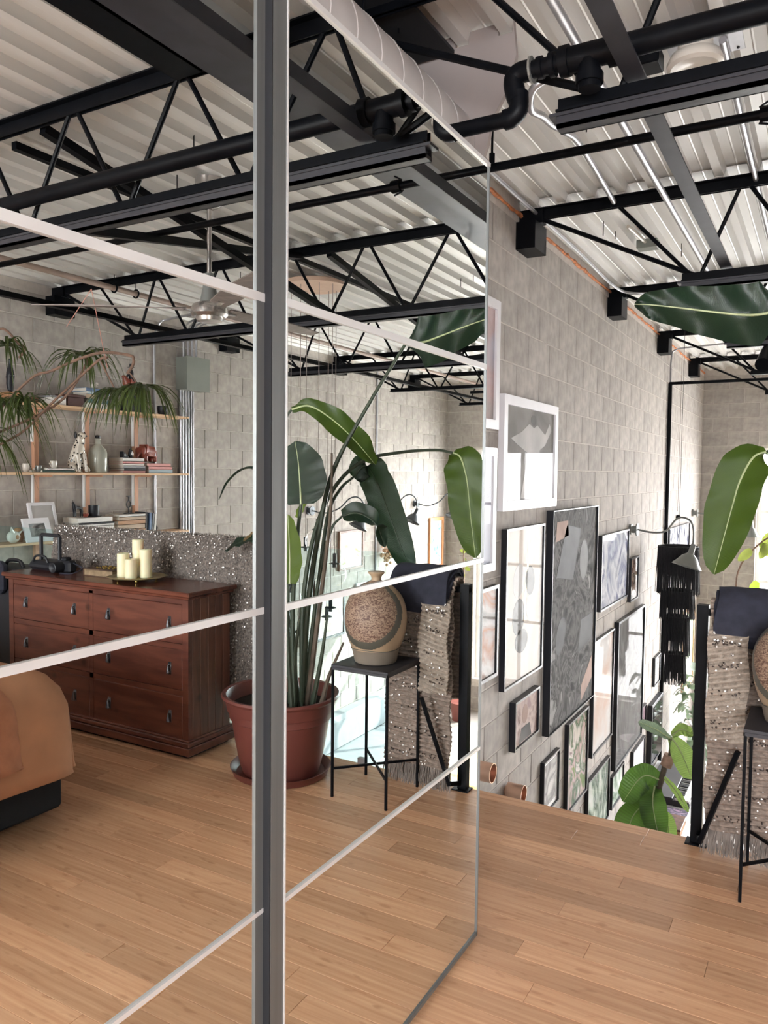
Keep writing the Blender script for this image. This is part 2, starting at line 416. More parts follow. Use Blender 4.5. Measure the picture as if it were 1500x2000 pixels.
# window wall with its opening
WX0, WX1, WZ0, WZ1 = -0.85, 3.35, -2.05, 1.86
mb = MB()
mb.box((XW-T, YF, ZL-0.1), (WX0, YF+T, ZC+0.06)).box((WX1, YF, ZL-0.1), (XR+T, YF+T, ZC+0.06))
mb.box((WX0, YF, WZ1), (WX1, YF+T, ZC+0.06)).box((WX0, YF, ZL-0.1), (WX1, YF+T, WZ0))
wf = struct(ob('wall_far', mb, m_mortar), 'grey block wall around the tall windows', 'wall')
blocks(wf, 'x', YF, -1, XW, XR, ZL, 2.95, -1.05, 5, lambda x, z: 5-abs(x+1) if z > 0 else (0.5 if z > -1.5 else 0), holes=[(WX0, WX1, WZ0, WZ1)], limit=120)
# unseen rear wall; its window is added to light the near floor
RX0, RX1, RZ0, RZ1 = 0.2, 3.2, 0.5, 2.4
mb = MB()
mb.box((XW-T, YB-T, ZL-0.1), (RX0, YB, ZC+0.06)).box((RX1, YB-T, ZL-0.1), (XR+T, YB, ZC+0.06))
mb.box((RX0, YB-T, RZ1), (RX1, YB, ZC+0.06)).box((RX0, YB-T, ZL-0.1), (RX1, YB, RZ0))
struct(ob('wall_rear', mb, m_block), 'plain grey wall behind the photographer', 'wall')
def window(name, axis_y, x0, x1, z0, z1, vm, tm, sgn):
    w = struct(empty(name, (x0, axis_y, z0), 'white framed window with tall panes', 'window'))
    fr = MB(); t = 0.05
    for x in (x0+t/2, x1-t/2): fr.bar((x, axis_y, z0), (x, axis_y, z1), t, 0.07)
    for z in (z0+t/2, z1-t/2): fr.bar((x0, axis_y, z), (x1, axis_y, z), 0.07, t)
    ob('window_frame', fr, m_white, w)
    for x in vm: ob('mullion', MB().bar((x, axis_y, z0), (x, axis_y, z1), 0.05, 0.06), m_white, w)
    for z in tm: ob('transom', MB().bar((x0, axis_y, z), (x1, axis_y, z), 0.06, 0.045), m_white, w)
    xs = [x0]+list(vm)+[x1]; zs = [z0]+list(tm)+[z1]
    for i in range(len(xs)-1):
        for j in range(len(zs)-1):
            ob('pane', MB().box((xs[i], axis_y-0.003, zs[j]), (xs[i+1], axis_y+0.003, zs[j+1])), m_glass, w)
window('window_1', YF+0.16, WX0, WX1, WZ0, WZ1, (0.2, 1.25, 2.3), (-1.0, -0.054, 0.951), 1)
window('added_rear_window', YB-0.16, RX0, RX1, RZ0, RZ1, (1.2, 2.2), (1.7,), -1)  # unseen window, put in to brighten the near end of the loft
portal('window_daylight_portal', ((WX0+WX1)/2, YF+0.26, (WZ0+WZ1)/2), (math.radians(-90), 0, 0), WX1-WX0, WZ1-WZ0)
portal('added_rear_window_portal', ((RX0+RX1)/2, YB-0.26, (RZ0+RZ1)/2), (math.radians(90), 0, 0), RX1-RX0, RZ1-RZ0)  # sampling portal for the added rear window
struct(ob('ground', MB().box((-30, YF+T+0.02, ZL-0.4), (30, 60, ZL-0.1)), m_ground), 'pale pavement outside the windows', 'ground')
# sealant line along the top of the art wall
sb = MB(); random.seed(3); pts = []
y = 3.3
while y < YF: pts.append((XW+0.012, y, 2.950+random.uniform(-0.006, 0.006))); y += 0.06
sb.tube(pts, [random.uniform(0.006, 0.014) for _ in pts], 5)
struct(ob('trim_1', sb, m_rust), 'orange rust-stained sealant line along the wall top', 'trim')

# ------------------------------------------------------------------ floors
lf = struct(ob('floor_lower', MB().box((XW-T, YB-T, ZL-0.2), (XR+T, YF+T, ZL)), m_lowfloor), 'pale floor of the storey below', 'floor')
fl = struct(ob('floor', MB().box((XW-0.02, YB-0.02, -0.28), (XR+0.02, YE-0.012, -0.016)), m_dark), 'loft floor of honey bamboo planks', 'floor')
random.seed(11)
PW = 0.0925; Y0 = 3.298
KN = {3: -0.84, 2: -0.59, 6: -0.59, 8: -0.39, 7: -0.86, 11: -0.59, 9: -0.725, 14: -0.68, 10: -0.26}
row = 0; count = 0; rest = MB()
yb = Y0
def plank_box(x0, x1, ya, yb_, mb=None, loc=V(0, 0, 0)):
    g = 0.0005; c = 0.0007
    vs = []
    for (e, z) in ((0, -0.016), (0, -c), (c, 0)):
        vs += [V(x0+g+e, ya+g+e, z)-loc, V(x1-g-e, ya+g+e, z)-loc, V(x1-g-e, yb_-g-e, z)-loc, V(x0+g+e, yb_-g-e, z)-loc]
    fs = [(8, 9, 10, 11)]+[(k+i, k+(i+1) % 4, k+4+(i+1) % 4, k+4+i) for k in (0, 4) for i in range(4)]
    m_ = mb or MB(); m_.add(vs, fs); return m_
while yb > YB:
    ya = yb-PW; top = min(yb, YE)
    kx = KN.get(row+1, None)
    j = kx if kx is not None else random.uniform(-1.4, 0.4)
    xs = [j]; x = j
    while x > XW: x -= random.uniform(0.9, 1.5); xs.insert(0, x)
    x = j
    while x < XR: x += random.choice((0.92, 1.25, 1.84, 1.84)); xs.append(x)
    for a, b in zip(xs[:-1], xs[1:]):
        a2, b2 = max(a, XW), min(b, XR)
        if b2-a2 < 0.02: continue
        if yb > 0.15 and b2 > -0.95 and count < 300 and top-ya > 0.02:
            c = V((a2+b2)/2, (ya+top)/2, 0)
            o = ob('plank', plank_box(a2, b2, ya, top, loc=c), m_floor, None); o.parent = fl; o.location = c; count += 1
        else: plank_box(a2, b2, ya, top, rest)
    yb = ya; row += 1
o = ob('planking', rest, m_floor); o.parent = fl; o['kind'] = 'stuff'
struct(ob('trim_2', MB().box((XW, YE-0.012, -0.3), (XR, YE+0.004, -0.004)), m_white), 'white fascia below the loft floor edge', 'trim')

# ------------------------------------------------------------------ steel roof deck
ceil = struct(ob('ceiling', MB().box((XW-T, YB-T, ZC+0.06), (XR+T, YF+T, ZC+0.12)), m_galv), 'underside of a silver ribbed steel roof deck', 'ceiling')
def deck_profile(x0, n):
    # rib pitch .163, rib bottom .042 at ZC, pan at ZC+.042
    p = []
    for i in range(n):
        x = x0+i*0.163
        p += [(x-0.021, 0), (x+0.021, 0), (x+0.034, 0.040), (x+0.076, 0.042), (x+0.0815, 0.0395), (x+0.087, 0.042), (x+0.129, 0.040)]
    return p
def deck(x0, n, y0, y1, dz):
    p = deck_profile(x0, n)
    if True: p.append((x0+n*0.163-0.021, 0)); p.append((x0+n*0.163-0.021+0.012, 0))
    vs = []; fs = []
    for (x, z) in p: vs += [(x, y0, ZC+z+dz), (x, y1, ZC+z+dz), (x, y0, ZC+z+dz+0.0025), (x, y1, ZC+z+dz+0.0025)]
    for i in range(len(p)-1):
        a = i*4; b = a+4; fs += [(a, a+1, b+1, b), (a+2, b+2, b+3, a+3), (a, b, b+2, a+2), (a+1, a+3, b+3, b+1)]
    return MB().add(vs, fs)
XR0 = -1.017-0.163*4
for (ya, yb_, dz) in ((YB, 2.2, 0.0), (2.17, 4.42, 0.004), (4.34, 8.70, -0.003), (8.64, YF, 0.004)):
    for k in range(6):
        n = 6
        d = deck(XR0+k*n*0.163, n, ya, yb_, dz+(k % 2)*0.0006)
        o = ob('deck_panel', d, m_galv); o.parent = ceil
# small hanger pins poking through the deck
pin = MB()
for (x, y) in ((0.45, 1.2), (0.75, 2.75), (0.3, 2.7), (1.2, 3.1), (0.2, 5.0), (0.6, 5.6), (0.75, 5.7), (0.5, 5.65), (-0.95, 3.4), (-1.25, 4.9), (-1.2, 5.0), (-0.9, 5.6), (1.6, 5.3), (2.2, 4.8), (1.8, 4.0), (-1.3, 2.35)):
    pin.tube([(x, y, ZC+0.04), (x, y, ZC-0.05)], 0.003, 5)
o = ob('hanger_pin', pin, m_steel); o.parent = ceil; o['kind'] = 'stuff'

# ------------------------------------------------------------------ bar joists
def joist(y, off, label):
    t = empty('steel_joist', (0, y, 0), label, 'joist', 'open web roof joists')
    cx = 1.14+off
    zt0, zt1 = 2.925, 2.982
    tc_ = MB()
    for s in (-1, 1):
        tc_.box((XW+0.08, y+s*0.008, zt0), (XR-0.08, y+s*0.013, zt1)); tc_.box((XW+0.08, y+s*0.008, zt1-0.006), (XR-0.08, y+s*0.042, zt1))
    ob('top_chord', tc_, m_steel, t)
    bc = MB(); xa, xb = -0.70, 3.04
    for s in (-1, 1):
        bc.box((xa, y+s*0.008, 2.482), (xb, y+s*0.013, 2.525)); bc.box((xa, y+s*0.008, 2.482), (xb, y+s*0.036, 2.488))
    ob('bottom_chord', bc, m_steel, t)
    tops = [cx+s*a for a in (0.305, 0.915, 1.55, 2.21) for s in (-1, 1)]; tops.sort()
    bots = [cx+s*a for a in (0.0, 0.61, 1.22, 1.77) for s in (-1, 1)]; bots = sorted(set(round(b, 4) for b in bots))
    allp = sorted([(x, 1) for x in tops]+[(x, 0) for x in bots])
    for (xa_, ta), (xb_, tb) in zip(allp[:-1], allp[1:]):
        if ta == tb: continue
        za = 2.945 if ta else 2.505; zb = 2.945 if tb else 2.505
        s = 1 if xb_ > xa_ else -1
        ob('web_rod', MB().tube([(xa_+0.018, y, za), (xb_-0.018, y, zb)], 0.0105, 8), m_steel, t)
    for s, xe, xb0 in ((-1, XW+0.13, bots[0]), (1, XR-0.13, bots[-1])):
        ob('end_rod', MB().tube([(xe, y, 2.925), (xb0-s*0.02, y, 2.50)], 0.0125, 8), m_steel, t)
    for s, xw in ((1, XW), (-1, XR)):
        ob('seat_plate', MB().box((xw-s*0.02, y-0.10, 2.745), (xw+s*0.12, y+0.10, 2.90)).box((xw-s*0.02, y-0.035, 2.90), (xw+s*0.14, y+0.035, 2.982)), m_steel, t)
    return t
joist(0.08, 0.0, 'black open web roof joist at the near end of the loft ceiling')
joist(2.22, 0.08, 'black open web roof joist nearest the camera, carrying the thick black pipe')
joist(4.40, 0.0, 'black open web roof joist just beyond the end of the mirrored wardrobe')
joist(6.54, 0.0, 'black open web roof joist above the hanging broad leaf')
joist(8.68, 0.0, 'black open web roof joist, second from the far window wall')
joist(10.82, 0.0, 'black open web roof joist closest to the far window wall')
def track(y, label):
    t = empty('lighting_track', (-0.7, y, 2.44), label, 'track', 'lighting tracks under the joists')
    ob('track_channel', MB().box((-0.70, y-0.024, 2.440), (3.05, y+0.024, 2.452)).box((-0.70, y-0.024, 2.440), (3.05, y-0.018, 2.472)).box((-0.70, y+0.018, 2.440), (3.05, y+0.024, 2.472)), m_track, t)
    ob('track_rail', MB().box((-0.72, y-0.030, 2.472), (3.06, y+0.030, 2.481)), m_track, t)
    ob('slot', MB().box((-0.69, y-0.017, 2.453), (3.04, y+0.017, 2.471)), m_dark, t)
track(2.22, 'graphite lighting track under the nearest roof joist')
track(4.40, 'graphite lighting track under the joist beyond the wardrobe')
track(6.54, 'graphite lighting track under the joist above the hanging leaf')
# bridging
tag(ob('bridging_bar', MB().bar((-0.485, 0.08, 2.535), (-0.485, 11.0, 2.535), 0.052, 0.006).bar((-0.511, 0.08, 2.555), (-0.511, 11.0, 2.555), 0.005, 0.045), m_bar), 'grey flat bridging bar running along the joist bottoms beside the silver conduit', 'bar')
tag(ob('bridging_bar', MB().bar((2.65, 0.08, 2.535), (2.65, 11.0, 2.535), 0.052, 0.006).bar((2.676, 0.08, 2.555), (2.676, 11.0, 2.555), 0.005, 0.045), m_steel), 'black flat bridging bar high over the wooden shelves', 'bar')
bm_ = MB().box((-0.10, YB, 2.895), (0.055, YF, 2.905)).box((-0.10, YB, 2.83), (-0.088, YF, 2.905)).box((-0.10, YB, 2.83), (0.055, YF, 2.838))
tag(ob('channel_beam', bm_, m_bar), 'long grey steel channel beam under the ribbed deck along the loft', 'beam')
tag(ob('deck_shade_strip', MB().box((0.17, YB, 2.905), (0.30, 2.18, 2.918)).box((0.17, YB, 2.905), (0.176, 2.18, 2.95)), m_steel), 'wide black strip standing in for shade between the channel beam and the deck, ending at the nearest joist', 'tray')  # black strip put in for the dark band of shade under the deck
def brace(y0, y1, label):
    t = empty('cross_brace', (1.12, y0, 2.5), label, 'brace', 'cross braces between the joists')
    ob('brace_bar', MB().bar((1.15, y0, 2.93), (1.09, y1, 2.51), 0.04, 0.04), m_steel, t)
    ob('brace_bar', MB().bar((1.05, y0, 2.50), (1.36, y1, 2.93), 0.04, 0.04), m_steel, t)
brace(2.25, 4.38, 'crossed black braces between the two nearest joists, beside the ceiling fan')
brace(4.43, 6.52, 'crossed black braces between the second and third joists, beyond the fan')
brace(6.57, 8.66, 'crossed black braces between the third and fourth joists')
tag(ob('bridging_angle', MB().bar((1.42, 2.3, 2.93), (1.40, 12.1, 2.93), 0.035, 0.035), m_steel), 'thin black angle running under the deck past the ceiling fan', 'bar')

# ------------------------------------------------------------------ pipes, conduits, duct
t = empty('sprinkler_pipe', (0, 2.13, 2.60), 'thick black sprinkler pipe with tee and elbow fittings at the nearest joist', 'pipe')
py, pz = 2.13, 2.585
ob('main_pipe', MB().tube([(-0.50, py, pz), (XR-0.01, py, pz)], 0.031, 14), m_steel, t, True)
ob('tee_fitting', MB().tube([(-0.66, py, pz), (-0.52, py, pz)], 0.034, 12).tube([(-0.67, py, pz), (-0.645, py, pz)], 0.041, 12).tube([(-0.54, py, pz), (-0.51, py, pz)], 0.043, 12).tube([(-0.59, py, pz), (-0.59, py, pz-0.09)], 0.030, 12).tube([(-0.59, py, pz-0.05), (-0.59, py, pz-0.075)], 0.037, 12), m_steel, t, True)
ob('branch_pipe', MB().tube([(-0.66, py, pz), (-0.77, py, pz)], 0.024, 12).tube([(-0.70, py, pz), (-0.685, py, pz)], 0.033, 12).tube([(-0.735, py, pz), (-0.72, py, pz)], 0.030, 12), m_steel, t, True)
ob('elbow', MB().tube(bez([(-0.75, py, pz), (-0.785, py, pz), (-0.805, py, pz-0.015), (-0.80, py, pz-0.05), (-0.79, py, pz-0.075)], 4), 0.029, 12).tube(bez([(-0.79, py, pz-0.055), (-0.79, py, pz-0.10), (-0.81, py, pz-0.118), (-0.83, py, pz-0.12)], 4), 0.028, 12), m_steel, t, True)
ob('drop_pipe', MB().tube([(-0.82, py, pz-0.12), (-1.585, py, pz-0.12)], 0.022, 12), m_steel, t, True)
for px, gy in ((-0.755, 0), (-0.66, 0)):
    ob('coupling_ring', MB().tube([(px, py, pz), (px+0.006, py, pz)], 0.036, 12), m_lampgrey, t)
t = empty('sprinkler_branch', (0, 2.9, 2.65), 'thin black pipe crossing to the wardrobe corner, beyond the nearest joist', 'pipe')
ob('pipe', MB().tube([(-1.585, 2.9, 2.656), (XR-0.01, 2.9, 2.656)], 0.0165, 12), m_steel, t, True)
ob('clamp', MB().tube([(-0.232, 2.9, 2.656), (-0.19, 2.9, 2.656)], 0.026, 10).bar((-0.235, 2.9, 2.68), (-0.20, 2.9, 2.70), 0.006, 0.006).bar((-0.235, 2.9, 2.63), (-0.20, 2.9, 2.62), 0.006, 0.006), m_steel, t)
ob('hanger_rod', MB().tube([(-1.18, 2.9, 2.66), (-1.18, 2.9, ZC)], 0.005, 8).tube([(-1.18, 2.9, 2.67), (-1.18, 2.9, 2.71)], 0.012, 8), m_steel, t)
tag(ob('conduit', MB().tube([(-0.775, 2.28, 2.90), (-0.775, 4.55, 2.90), (-0.78, 6.6, 2.91)], 0.0165, 12), m_zinc, None, True), 'straight silver conduit beside the grey flat bar, first joist to third', 'conduit')
CPTS = [(-0.769, 2.756, 2.88), (-0.885, 2.728, 2.86), (-0.955, 2.72, 2.83), (-0.99, 2.80, 2.80), (-0.985, 2.92, 2.82), (-0.99, 3.05, 2.84), (-0.985, 3.20, 2.87), (-1.0, 3.5, 2.92), (-1.06, 4.37, 2.95)]
c2 = MB().tube(bez(CPTS, 6), 0.014, 10)
tag(ob('conduit', c2, m_zinc, None, True), 'bent silver conduit rising behind the pipe elbow into the deck rib', 'conduit')
tag(ob('conduit', MB().tube([(-0.36, 2.95, 2.955), (-0.36, 9.0, 2.955)], 0.013, 10), m_zinc, None, True), 'silver conduit tucked along a deck rib from the lampholder plate', 'conduit')
c3 = MB().tube(bez([(-1.50, 3.6, 2.955), (-1.5, 5.2, 2.955), (-1.49, 6.2, 2.93), (-1.38, 6.44, 2.91), (-1.1, 6.46, 2.90), (-0.5, 6.46, 2.90), (0.6, 6.46, 2.90)], 6), 0.011, 8)
tag(ob('conduit', c3, m_zinc, None, True), 'silver conduit along the art wall top that turns across at the third joist', 'conduit')
# spiral duct and its end cap
dc = (-1.295, 2.636)
dm = MB(); prof = []
yy = YB+0.01
while yy < 2.52:
    prof += [(0.170, yy), (0.170, yy+0.118), (0.1725, yy+0.120), (0.1725, yy+0.128)]; yy += 0.13
prof += [(0.168, 2.55), (0.13, 2.62), (0.0001, 2.66)]
dm.lathe([(r, y_) for r, y_ in prof], (dc[0], 0, dc[1]), 28, 'y')
t = empty('air_duct', (dc[0], 2.5, dc[1]), 'silver round spiral duct above the mirrored wardrobe', 'duct')
ob('duct_tube', dm, m_duct, t, True)
ob('strap', MB().tube([(dc[0]+0.10, 1.95, dc[1]+0.13), (dc[0]+0.10, 1.95, ZC+0.01)], 0.004, 6), m_steel, t)
# grey baffle cut round the deck ribs
pl = []
yb0 = 2.60
poly = [(-1.50, 2.47), (-1.50, 2.985)]
x = -1.36
for xr in (-1.343, -1.180, -1.017):
    poly += [(xr-0.06, 3.02), (xr-0.03, 3.02), (xr-0.025, 2.978), (xr+0.025, 2.978), (xr+0.03, 3.02)]
poly += [(-0.985, 2.99), (-0.975, 2.90), (-1.0, 2.80), (-1.06, 2.70), (-1.075, 2.62), (-1.12, 2.50), (-1.2, 2.47)]
ob('end_baffle', MB().prism([(a, 0, b) for a, b in poly], (0, yb0, 0), (0, 1, 0), 0.02), m_baffle, t)
tag(ob('flat_black_board', MB().box((-1.595, 0.4, 2.950), (-1.20, 2.58, 2.962)), m_dark), 'flat black board under the deck above the round duct', 'board')  # flat black board filling the black area above the duct
# lampholder on its plate
t = empty('ceiling_lampholder', (-0.42, 3.0, 2.97), 'white porcelain lampholder on a square galvanised plate under the deck', 'light')
ob('mounting_plate', MB().box((-0.545, 2.86, 2.972), (-0.30, 3.08, 2.976), 0.001), m_zinc, t)
ob('lampholder_cup', MB().lathe([(0.058, 2.972), (0.060, 2.935), (0.082, 2.925), (0.094, 2.900), (0.094, 2.888), (0.080, 2.880), (0.03, 2.893), (0.0001, 2.90)], (-0.448, 2.95, 0), 24), m_porcelain, t, True)
for dx in (-0.10, 0.10):
    for dy in (-0.09, 0.09): ob('screw', MB().tube([(-0.422+dx, 2.97+dy, 2.973), (-0.422+dx, 2.97+dy, 2.969)], 0.005, 8), m_dark, t)
tag(ob('junction_box', MB().box((-0.70, 2.92, 2.925), (-0.565, 3.02, ZC), 0.004), m_steel), 'black junction box beside the lampholder plate', 'junction box')
def jbox(x, y, label):
    t = empty('junction_box', (x, y, 2.95), label, 'junction box')
    ob('box_body', MB().box((x-0.065, y-0.05, 2.93), (x+0.065, y+0.05, ZC), 0.004), m_panelgrey, t)
    ob('connector', MB().tube([(x-0.01, y-0.05, 2.965), (x-0.05, y-0.35, 2.985)], 0.012, 8), m_porcelain, t, True)
jbox(-1.06, 5.3, 'grey junction box under the deck between second and third joists')
jbox(-0.55, 9.3, 'grey junction box under the deck beyond the fourth joist')
jbox(0.35, 5.7, 'grey junction box under the deck seen between the joist webs')
t = empty('track_spotlight', (-0.42, 6.54, 2.44), 'black track spotlight under the third joist behind the leaf', 'spotlight')
ob('lamp_can', MB().tube([(-0.40, 6.50, 2.40), (-0.43, 6.30, 2.27)], 0.055, 14), m_steel, t, True)
ob('yoke', MB().bar((-0.40, 6.54, 2.44), (-0.40, 6.50, 2.38), 0.02, 0.05), m_steel, t)

# ------------------------------------------------------------------ black riser conduit, wires on art wall
t = empty('wall_riser', (XW+0.03, 9.3, 0), 'black riser conduit up the art wall before the far corner', 'conduit')
ob('riser', MB().tube([(XW+0.03, 9.28, ZL), (XW+0.03, 9.28, 2.50)], 0.022, 10), m_steel, t, True)
ob('cross_pipe', MB().tube([(XW+0.02, 9.28, 2.50), (2.2, 9.28, 2.50)], 0.018, 10), m_steel, t, True)
ob('bend', MB().tube(bez([(XW+0.03, 9.28, 2.50), (XW+0.03, 9.30, 2.78), (XW+0.08, 9.30, 2.88), (XW+0.35, 9.30, 2.90), (-0.6, 9.30, 2.93)], 6), 0.010, 8), m_zinc, t, True)
t = empty('plumb_line', (XW+0.03, 10.1, 0.95), 'thin wire with a small dark weight hanging on the art wall', 'wire')
ob('wire', MB().tube([(XW+0.02, 10.1, 2.93), (XW+0.02, 10.1, 1.02)], 0.003, 5), m_cord, t)
ob('weight', MB().ball((XW+0.03, 10.1, 0.95), 0.03), m_steel, t, True)

# ------------------------------------------------------------------ mirrored wardrobe
t = empty('wardrobe', (-1.25, 0.7, 0), 'tall wardrobe with two aluminium-framed mirrored sliding doors on the bamboo floor', 'wardrobe')
zt = 2.38; ya, yb_, ym = -0.95, 2.205, 1.163
cb = MB()
cb.box((-1.585, ya, 0.0), (-0.965, ya+0.02, 2.36)).box((-1.585, yb_-0.022, 0.0), (-0.965, yb_-0.002, 2.36)).box((-1.585, ya, 2.335), (-0.965, yb_-0.002, 2.355)).box((-1.585, ya, 0.03), (-0.965, yb_-0.002, 0.05)).box((-1.585, ya, 0), (-1.575, yb_-0.002, 2.355)).box((-1.0, ya, 0.0), (-0.985, yb_-0.002, 0.03))
ob('carcass', cb, m_carcass, t)
def door(face, y0, y1, stile0, stile1, label):
    d = ob('sliding_door', MB().box((face-0.0135, y0+0.001, 0.022), (face-0.005, y1-0.001, zt-0.004)), m_dark, t, label=label)
    zs = [0.020, 0.611, 1.196, 1.782, zt]
    for a, b in zip(zs[:-1], zs[1:]):
        ob('mirror_panel', MB().box((face-0.005, y0+stile0, a), (face, y1-stile1, b)), m_mirror, d)
    for z, h in ((zs[1], 0.009), (zs[2], 0.013), (zs[3], 0.016)):
        ob('divider_strip', MB().box((face-0.001, y0+stile0, z-h/2), (face+0.005, y1-0.0045, z+h/2)), m_alulight, d)
    ob('bottom_rail', MB().box((face-0.0135, y0, 0.012), (face+0.004, y1, 0.024)), m_alu, d)
    ob('top_rail', MB().box((face-0.0135, y0, zt-0.006), (face+0.005, y1, zt+0.006)), m_alulight, d)
    for a, b, ex in ((y0, y0+stile0, 0), (y1-stile1, y1, 0)):
        if b-a > 0.004: ob('stile', MB().box((face-0.005, a, 0.012), (face+0.004, b, zt)).box((face-0.0135, a+0.0005, 0.012), (face-0.0045, min(a+0.004, b), zt)), m_alu, d)
    return d
d = door(XL, 0.20, 1.178, 0.03, 0.042, 'left mirrored door, set behind')
d = door(XM, ym, yb_+0.005, 0.044, 0.0045, 'right mirrored door, in front')
ob('stile_edge', MB().box((XM+0.004, ym+0.041, 0.012), (XM+0.006, ym+0.045, zt)), m_alulight, d)
ob('stile_side', MB().box((XM-0.034, ym-0.0035, 0.012), (XM+0.0035, ym-0.0005, zt)), m_dark, d)
ob('sliding_door', MB().box((-0.975, -0.94, 0.022), (-0.945, 0.215, zt-0.004)), m_carcass, t)
ob('door_track', MB().box((-0.985, ya, 0.0), (-0.912, yb_-0.002, 0.012)), m_dark, t)

# ------------------------------------------------------------------ framed art on the block wall
def artmat(name, cols, scale=3.0, stretch=(1, 1, 1), kind='noise', seed=0.0, dist=1.5):
    m, N, L, b = nt(name)
    tc = N.new('ShaderNodeTexCoord'); mp = N.new('ShaderNodeMapping'); mp.inputs['Scale'].default_value = stretch
    mp.inputs['Location'].default_value = (seed, seed*1.7, seed*0.3)
    L.new(tc.outputs['Object'], mp.inputs[0])
    if kind == 'noise':
        n = N.new('ShaderNodeTexNoise'); n.inputs['Scale'].default_value = scale; n.inputs['Detail'].default_value = 6; n.inputs['Distortion'].default_value = dist; o = n.outputs[0]
    elif kind == 'voronoi':
        n = N.new('ShaderNodeTexVoronoi'); n.inputs['Scale'].default_value = scale; o = n.outputs['Color']
    else:
        n = N.new('ShaderNodeTexWave'); n.inputs['Scale'].default_value = scale; n.inputs['Distortion'].default_value = 6; n.inputs['Detail'].default_value = 3; o = n.outputs[0]
    L.new(mp.outputs[0], n.inputs['Vector'])
    rp = N.new('ShaderNodeValToRGB'); rp.color_ramp.interpolation = 'LINEAR'
    k = len(cols); lo, hi = (0.32, 0.68) if kind == 'noise' else (0.1, 0.9)
    while len(rp.color_ramp.elements) < k: rp.color_ramp.elements.new(0.5)
    for i, c in enumerate(cols):
        rp.color_ramp.elements[i].position = lo+(hi-lo)*i/(k-1); rp.color_ramp.elements[i].color = (*c, 1)
    L.new(o, rp.inputs[0]); L.new(rp.outputs[0], b.inputs['Base Color']); b.inputs['Roughness'].default_value = 0.8; b.inputs['Specular IOR Level'].default_value = 0.1
    return m
def frame(y0, y1, z0, z1, label, fm=None, depth=0.035, w=0.018, matw=0.0, pm=None, glass=True, shapes=(), xw=None, sgn=1, name='framed_picture', group=None):
    fm = fm or m_blackframe; xw = XW+0.006 if xw is None else xw
    X = lambda d: xw+sgn*d
    t = empty(name, (xw, (y0+y1)/2, (z0+z1)/2), label, 'picture', group)
    f = MB()
    f.box((X(0), y0, z0), (X(depth), y0+w, z1)).box((X(0), y1-w, z0), (X(depth), y1, z1)).box((X(0), y0+w, z0), (X(depth), y1-w, z0+w)).box((X(0), y0+w, z1-w), (X(depth), y1-w, z1))
    ob('frame', f, fm, t)
    if matw: ob('mat_board', MB().box((X(0.002), y0+w, z0+w), (X(depth-0.016), y1-w, z1-w)), m_white, t)
    pr = ob('print', MB().box((X(0.002), y0+w+matw, z0+w+matw), (X(depth-0.014), y1-w-matw, z1-w-matw)), pm, t)
    for (poly, m_) in shapes:
        ob('printed_shape', MB().prism([(0, y0+w+a*(y1-y0-2*w), z0+w+b*(z1-z0-2*w)) for a, b in poly], (X(depth-0.0135), 0, 0), (sgn, 0, 0), 0.0006), m_, pr)
    if glass: ob('glass_pane', MB().box((X(depth-0.008), y0+w, z0+w), (X(depth-0.006), y1-w, z1-w)), m_acrylic, t)
    return t
def ell(cx, cy, rx, ry, n=18, rot=0):
    return [(cx+rx*math.cos(a)*math.cos(rot)-ry*math.sin(a)*math.sin(rot), cy+rx*math.cos(a)*math.sin(rot)+ry*math.sin(a)*math.cos(rot)) for a in [2*PI*i/n for i in range(n)]]
g = lambda v: (v, v*0.97, v*0.95)
p_grey = mat('print_mid_grey', g(0.13), 0.6, 0, 0.25, 5, Specular_IOR_Level=0.08); p_lt = mat('print_pale_grey', g(0.42), 0.6, 0, 0.15, 5, Specular_IOR_Level=0.08); p_dk = mat('print_dark_grey', g(0.035), 0.6, 0, 0.4, 6, Specular_IOR_Level=0.08)
p_gold = mat('print_gold_line', (0.62, 0.42, 0.10), 0.35, 0.6, 0.2, 30)
p_cream = mat('print_cream_paper', (0.62, 0.55, 0.46), 0.7, 0, 0.06, 4)
E_ = 0.03
def fz(y0, y1, z0, z1):   # measured on a plane at -1.42, wall is at -1.594 => same y,z plane scale kept by caller
    return y0, y1, z0, z1
K = (XW+0.03)/(XW+0.03)
frame(3.30, 4.01, 1.70, 2.39, 'pale lacquer frame beside the mirror edge, topmost on the block wall', m_whiteframe, 0.03, 0.05, pm=artmat('art_pink_haze', [g(0.42), (0.55, 0.42, 0.42), (0.5, 0.5, 0.58)], 1.5))
robe = [(0.30, 0.02), (0.38, 0.30), (0.42, 0.52), (0.22, 0.60), (0.10, 0.66), (0.30, 0.74), (0.45, 0.84), (0.55, 0.80), (0.62, 0.84), (0.80, 0.74), (0.84, 0.80), (0.90, 0.88), (0.94, 0.80), (0.80, 0.62), (0.68, 0.56), (0.72, 0.30), (0.80, 0.02)]
frame(4.08, 5.07, 1.25, 1.905, 'white frame with grey photograph of a robed figure, large and high on the block wall', m_whiteframe, 0.035, 0.055, pm=artmat('art_dusk_grey', [g(0.16), g(0.24), g(0.30)], 2.0), shapes=((robe, p_lt), (ell(0.54, 0.885, 0.055, 0.06), p_grey)))
frame(3.30, 3.995, 0.93, 1.60, 'pale lilac-edged frame half hidden by the mirror, under the topmost one', m_whiteframe, 0.03, 0.045, pm=artmat('art_pale_blue', [(0.45, 0.5, 0.62), (0.6, 0.6, 0.68)], 1.5))
frame(3.40, 4.06, 0.33, 0.845, 'black frame with swirling grey and rust print beside the mirror edge', m_blackframe, 0.03, 0.02, pm=artmat('art_rust_swirl', [g(0.30), g(0.55), (0.40, 0.17, 0.08), g(0.45)], 2.2, seed=3))
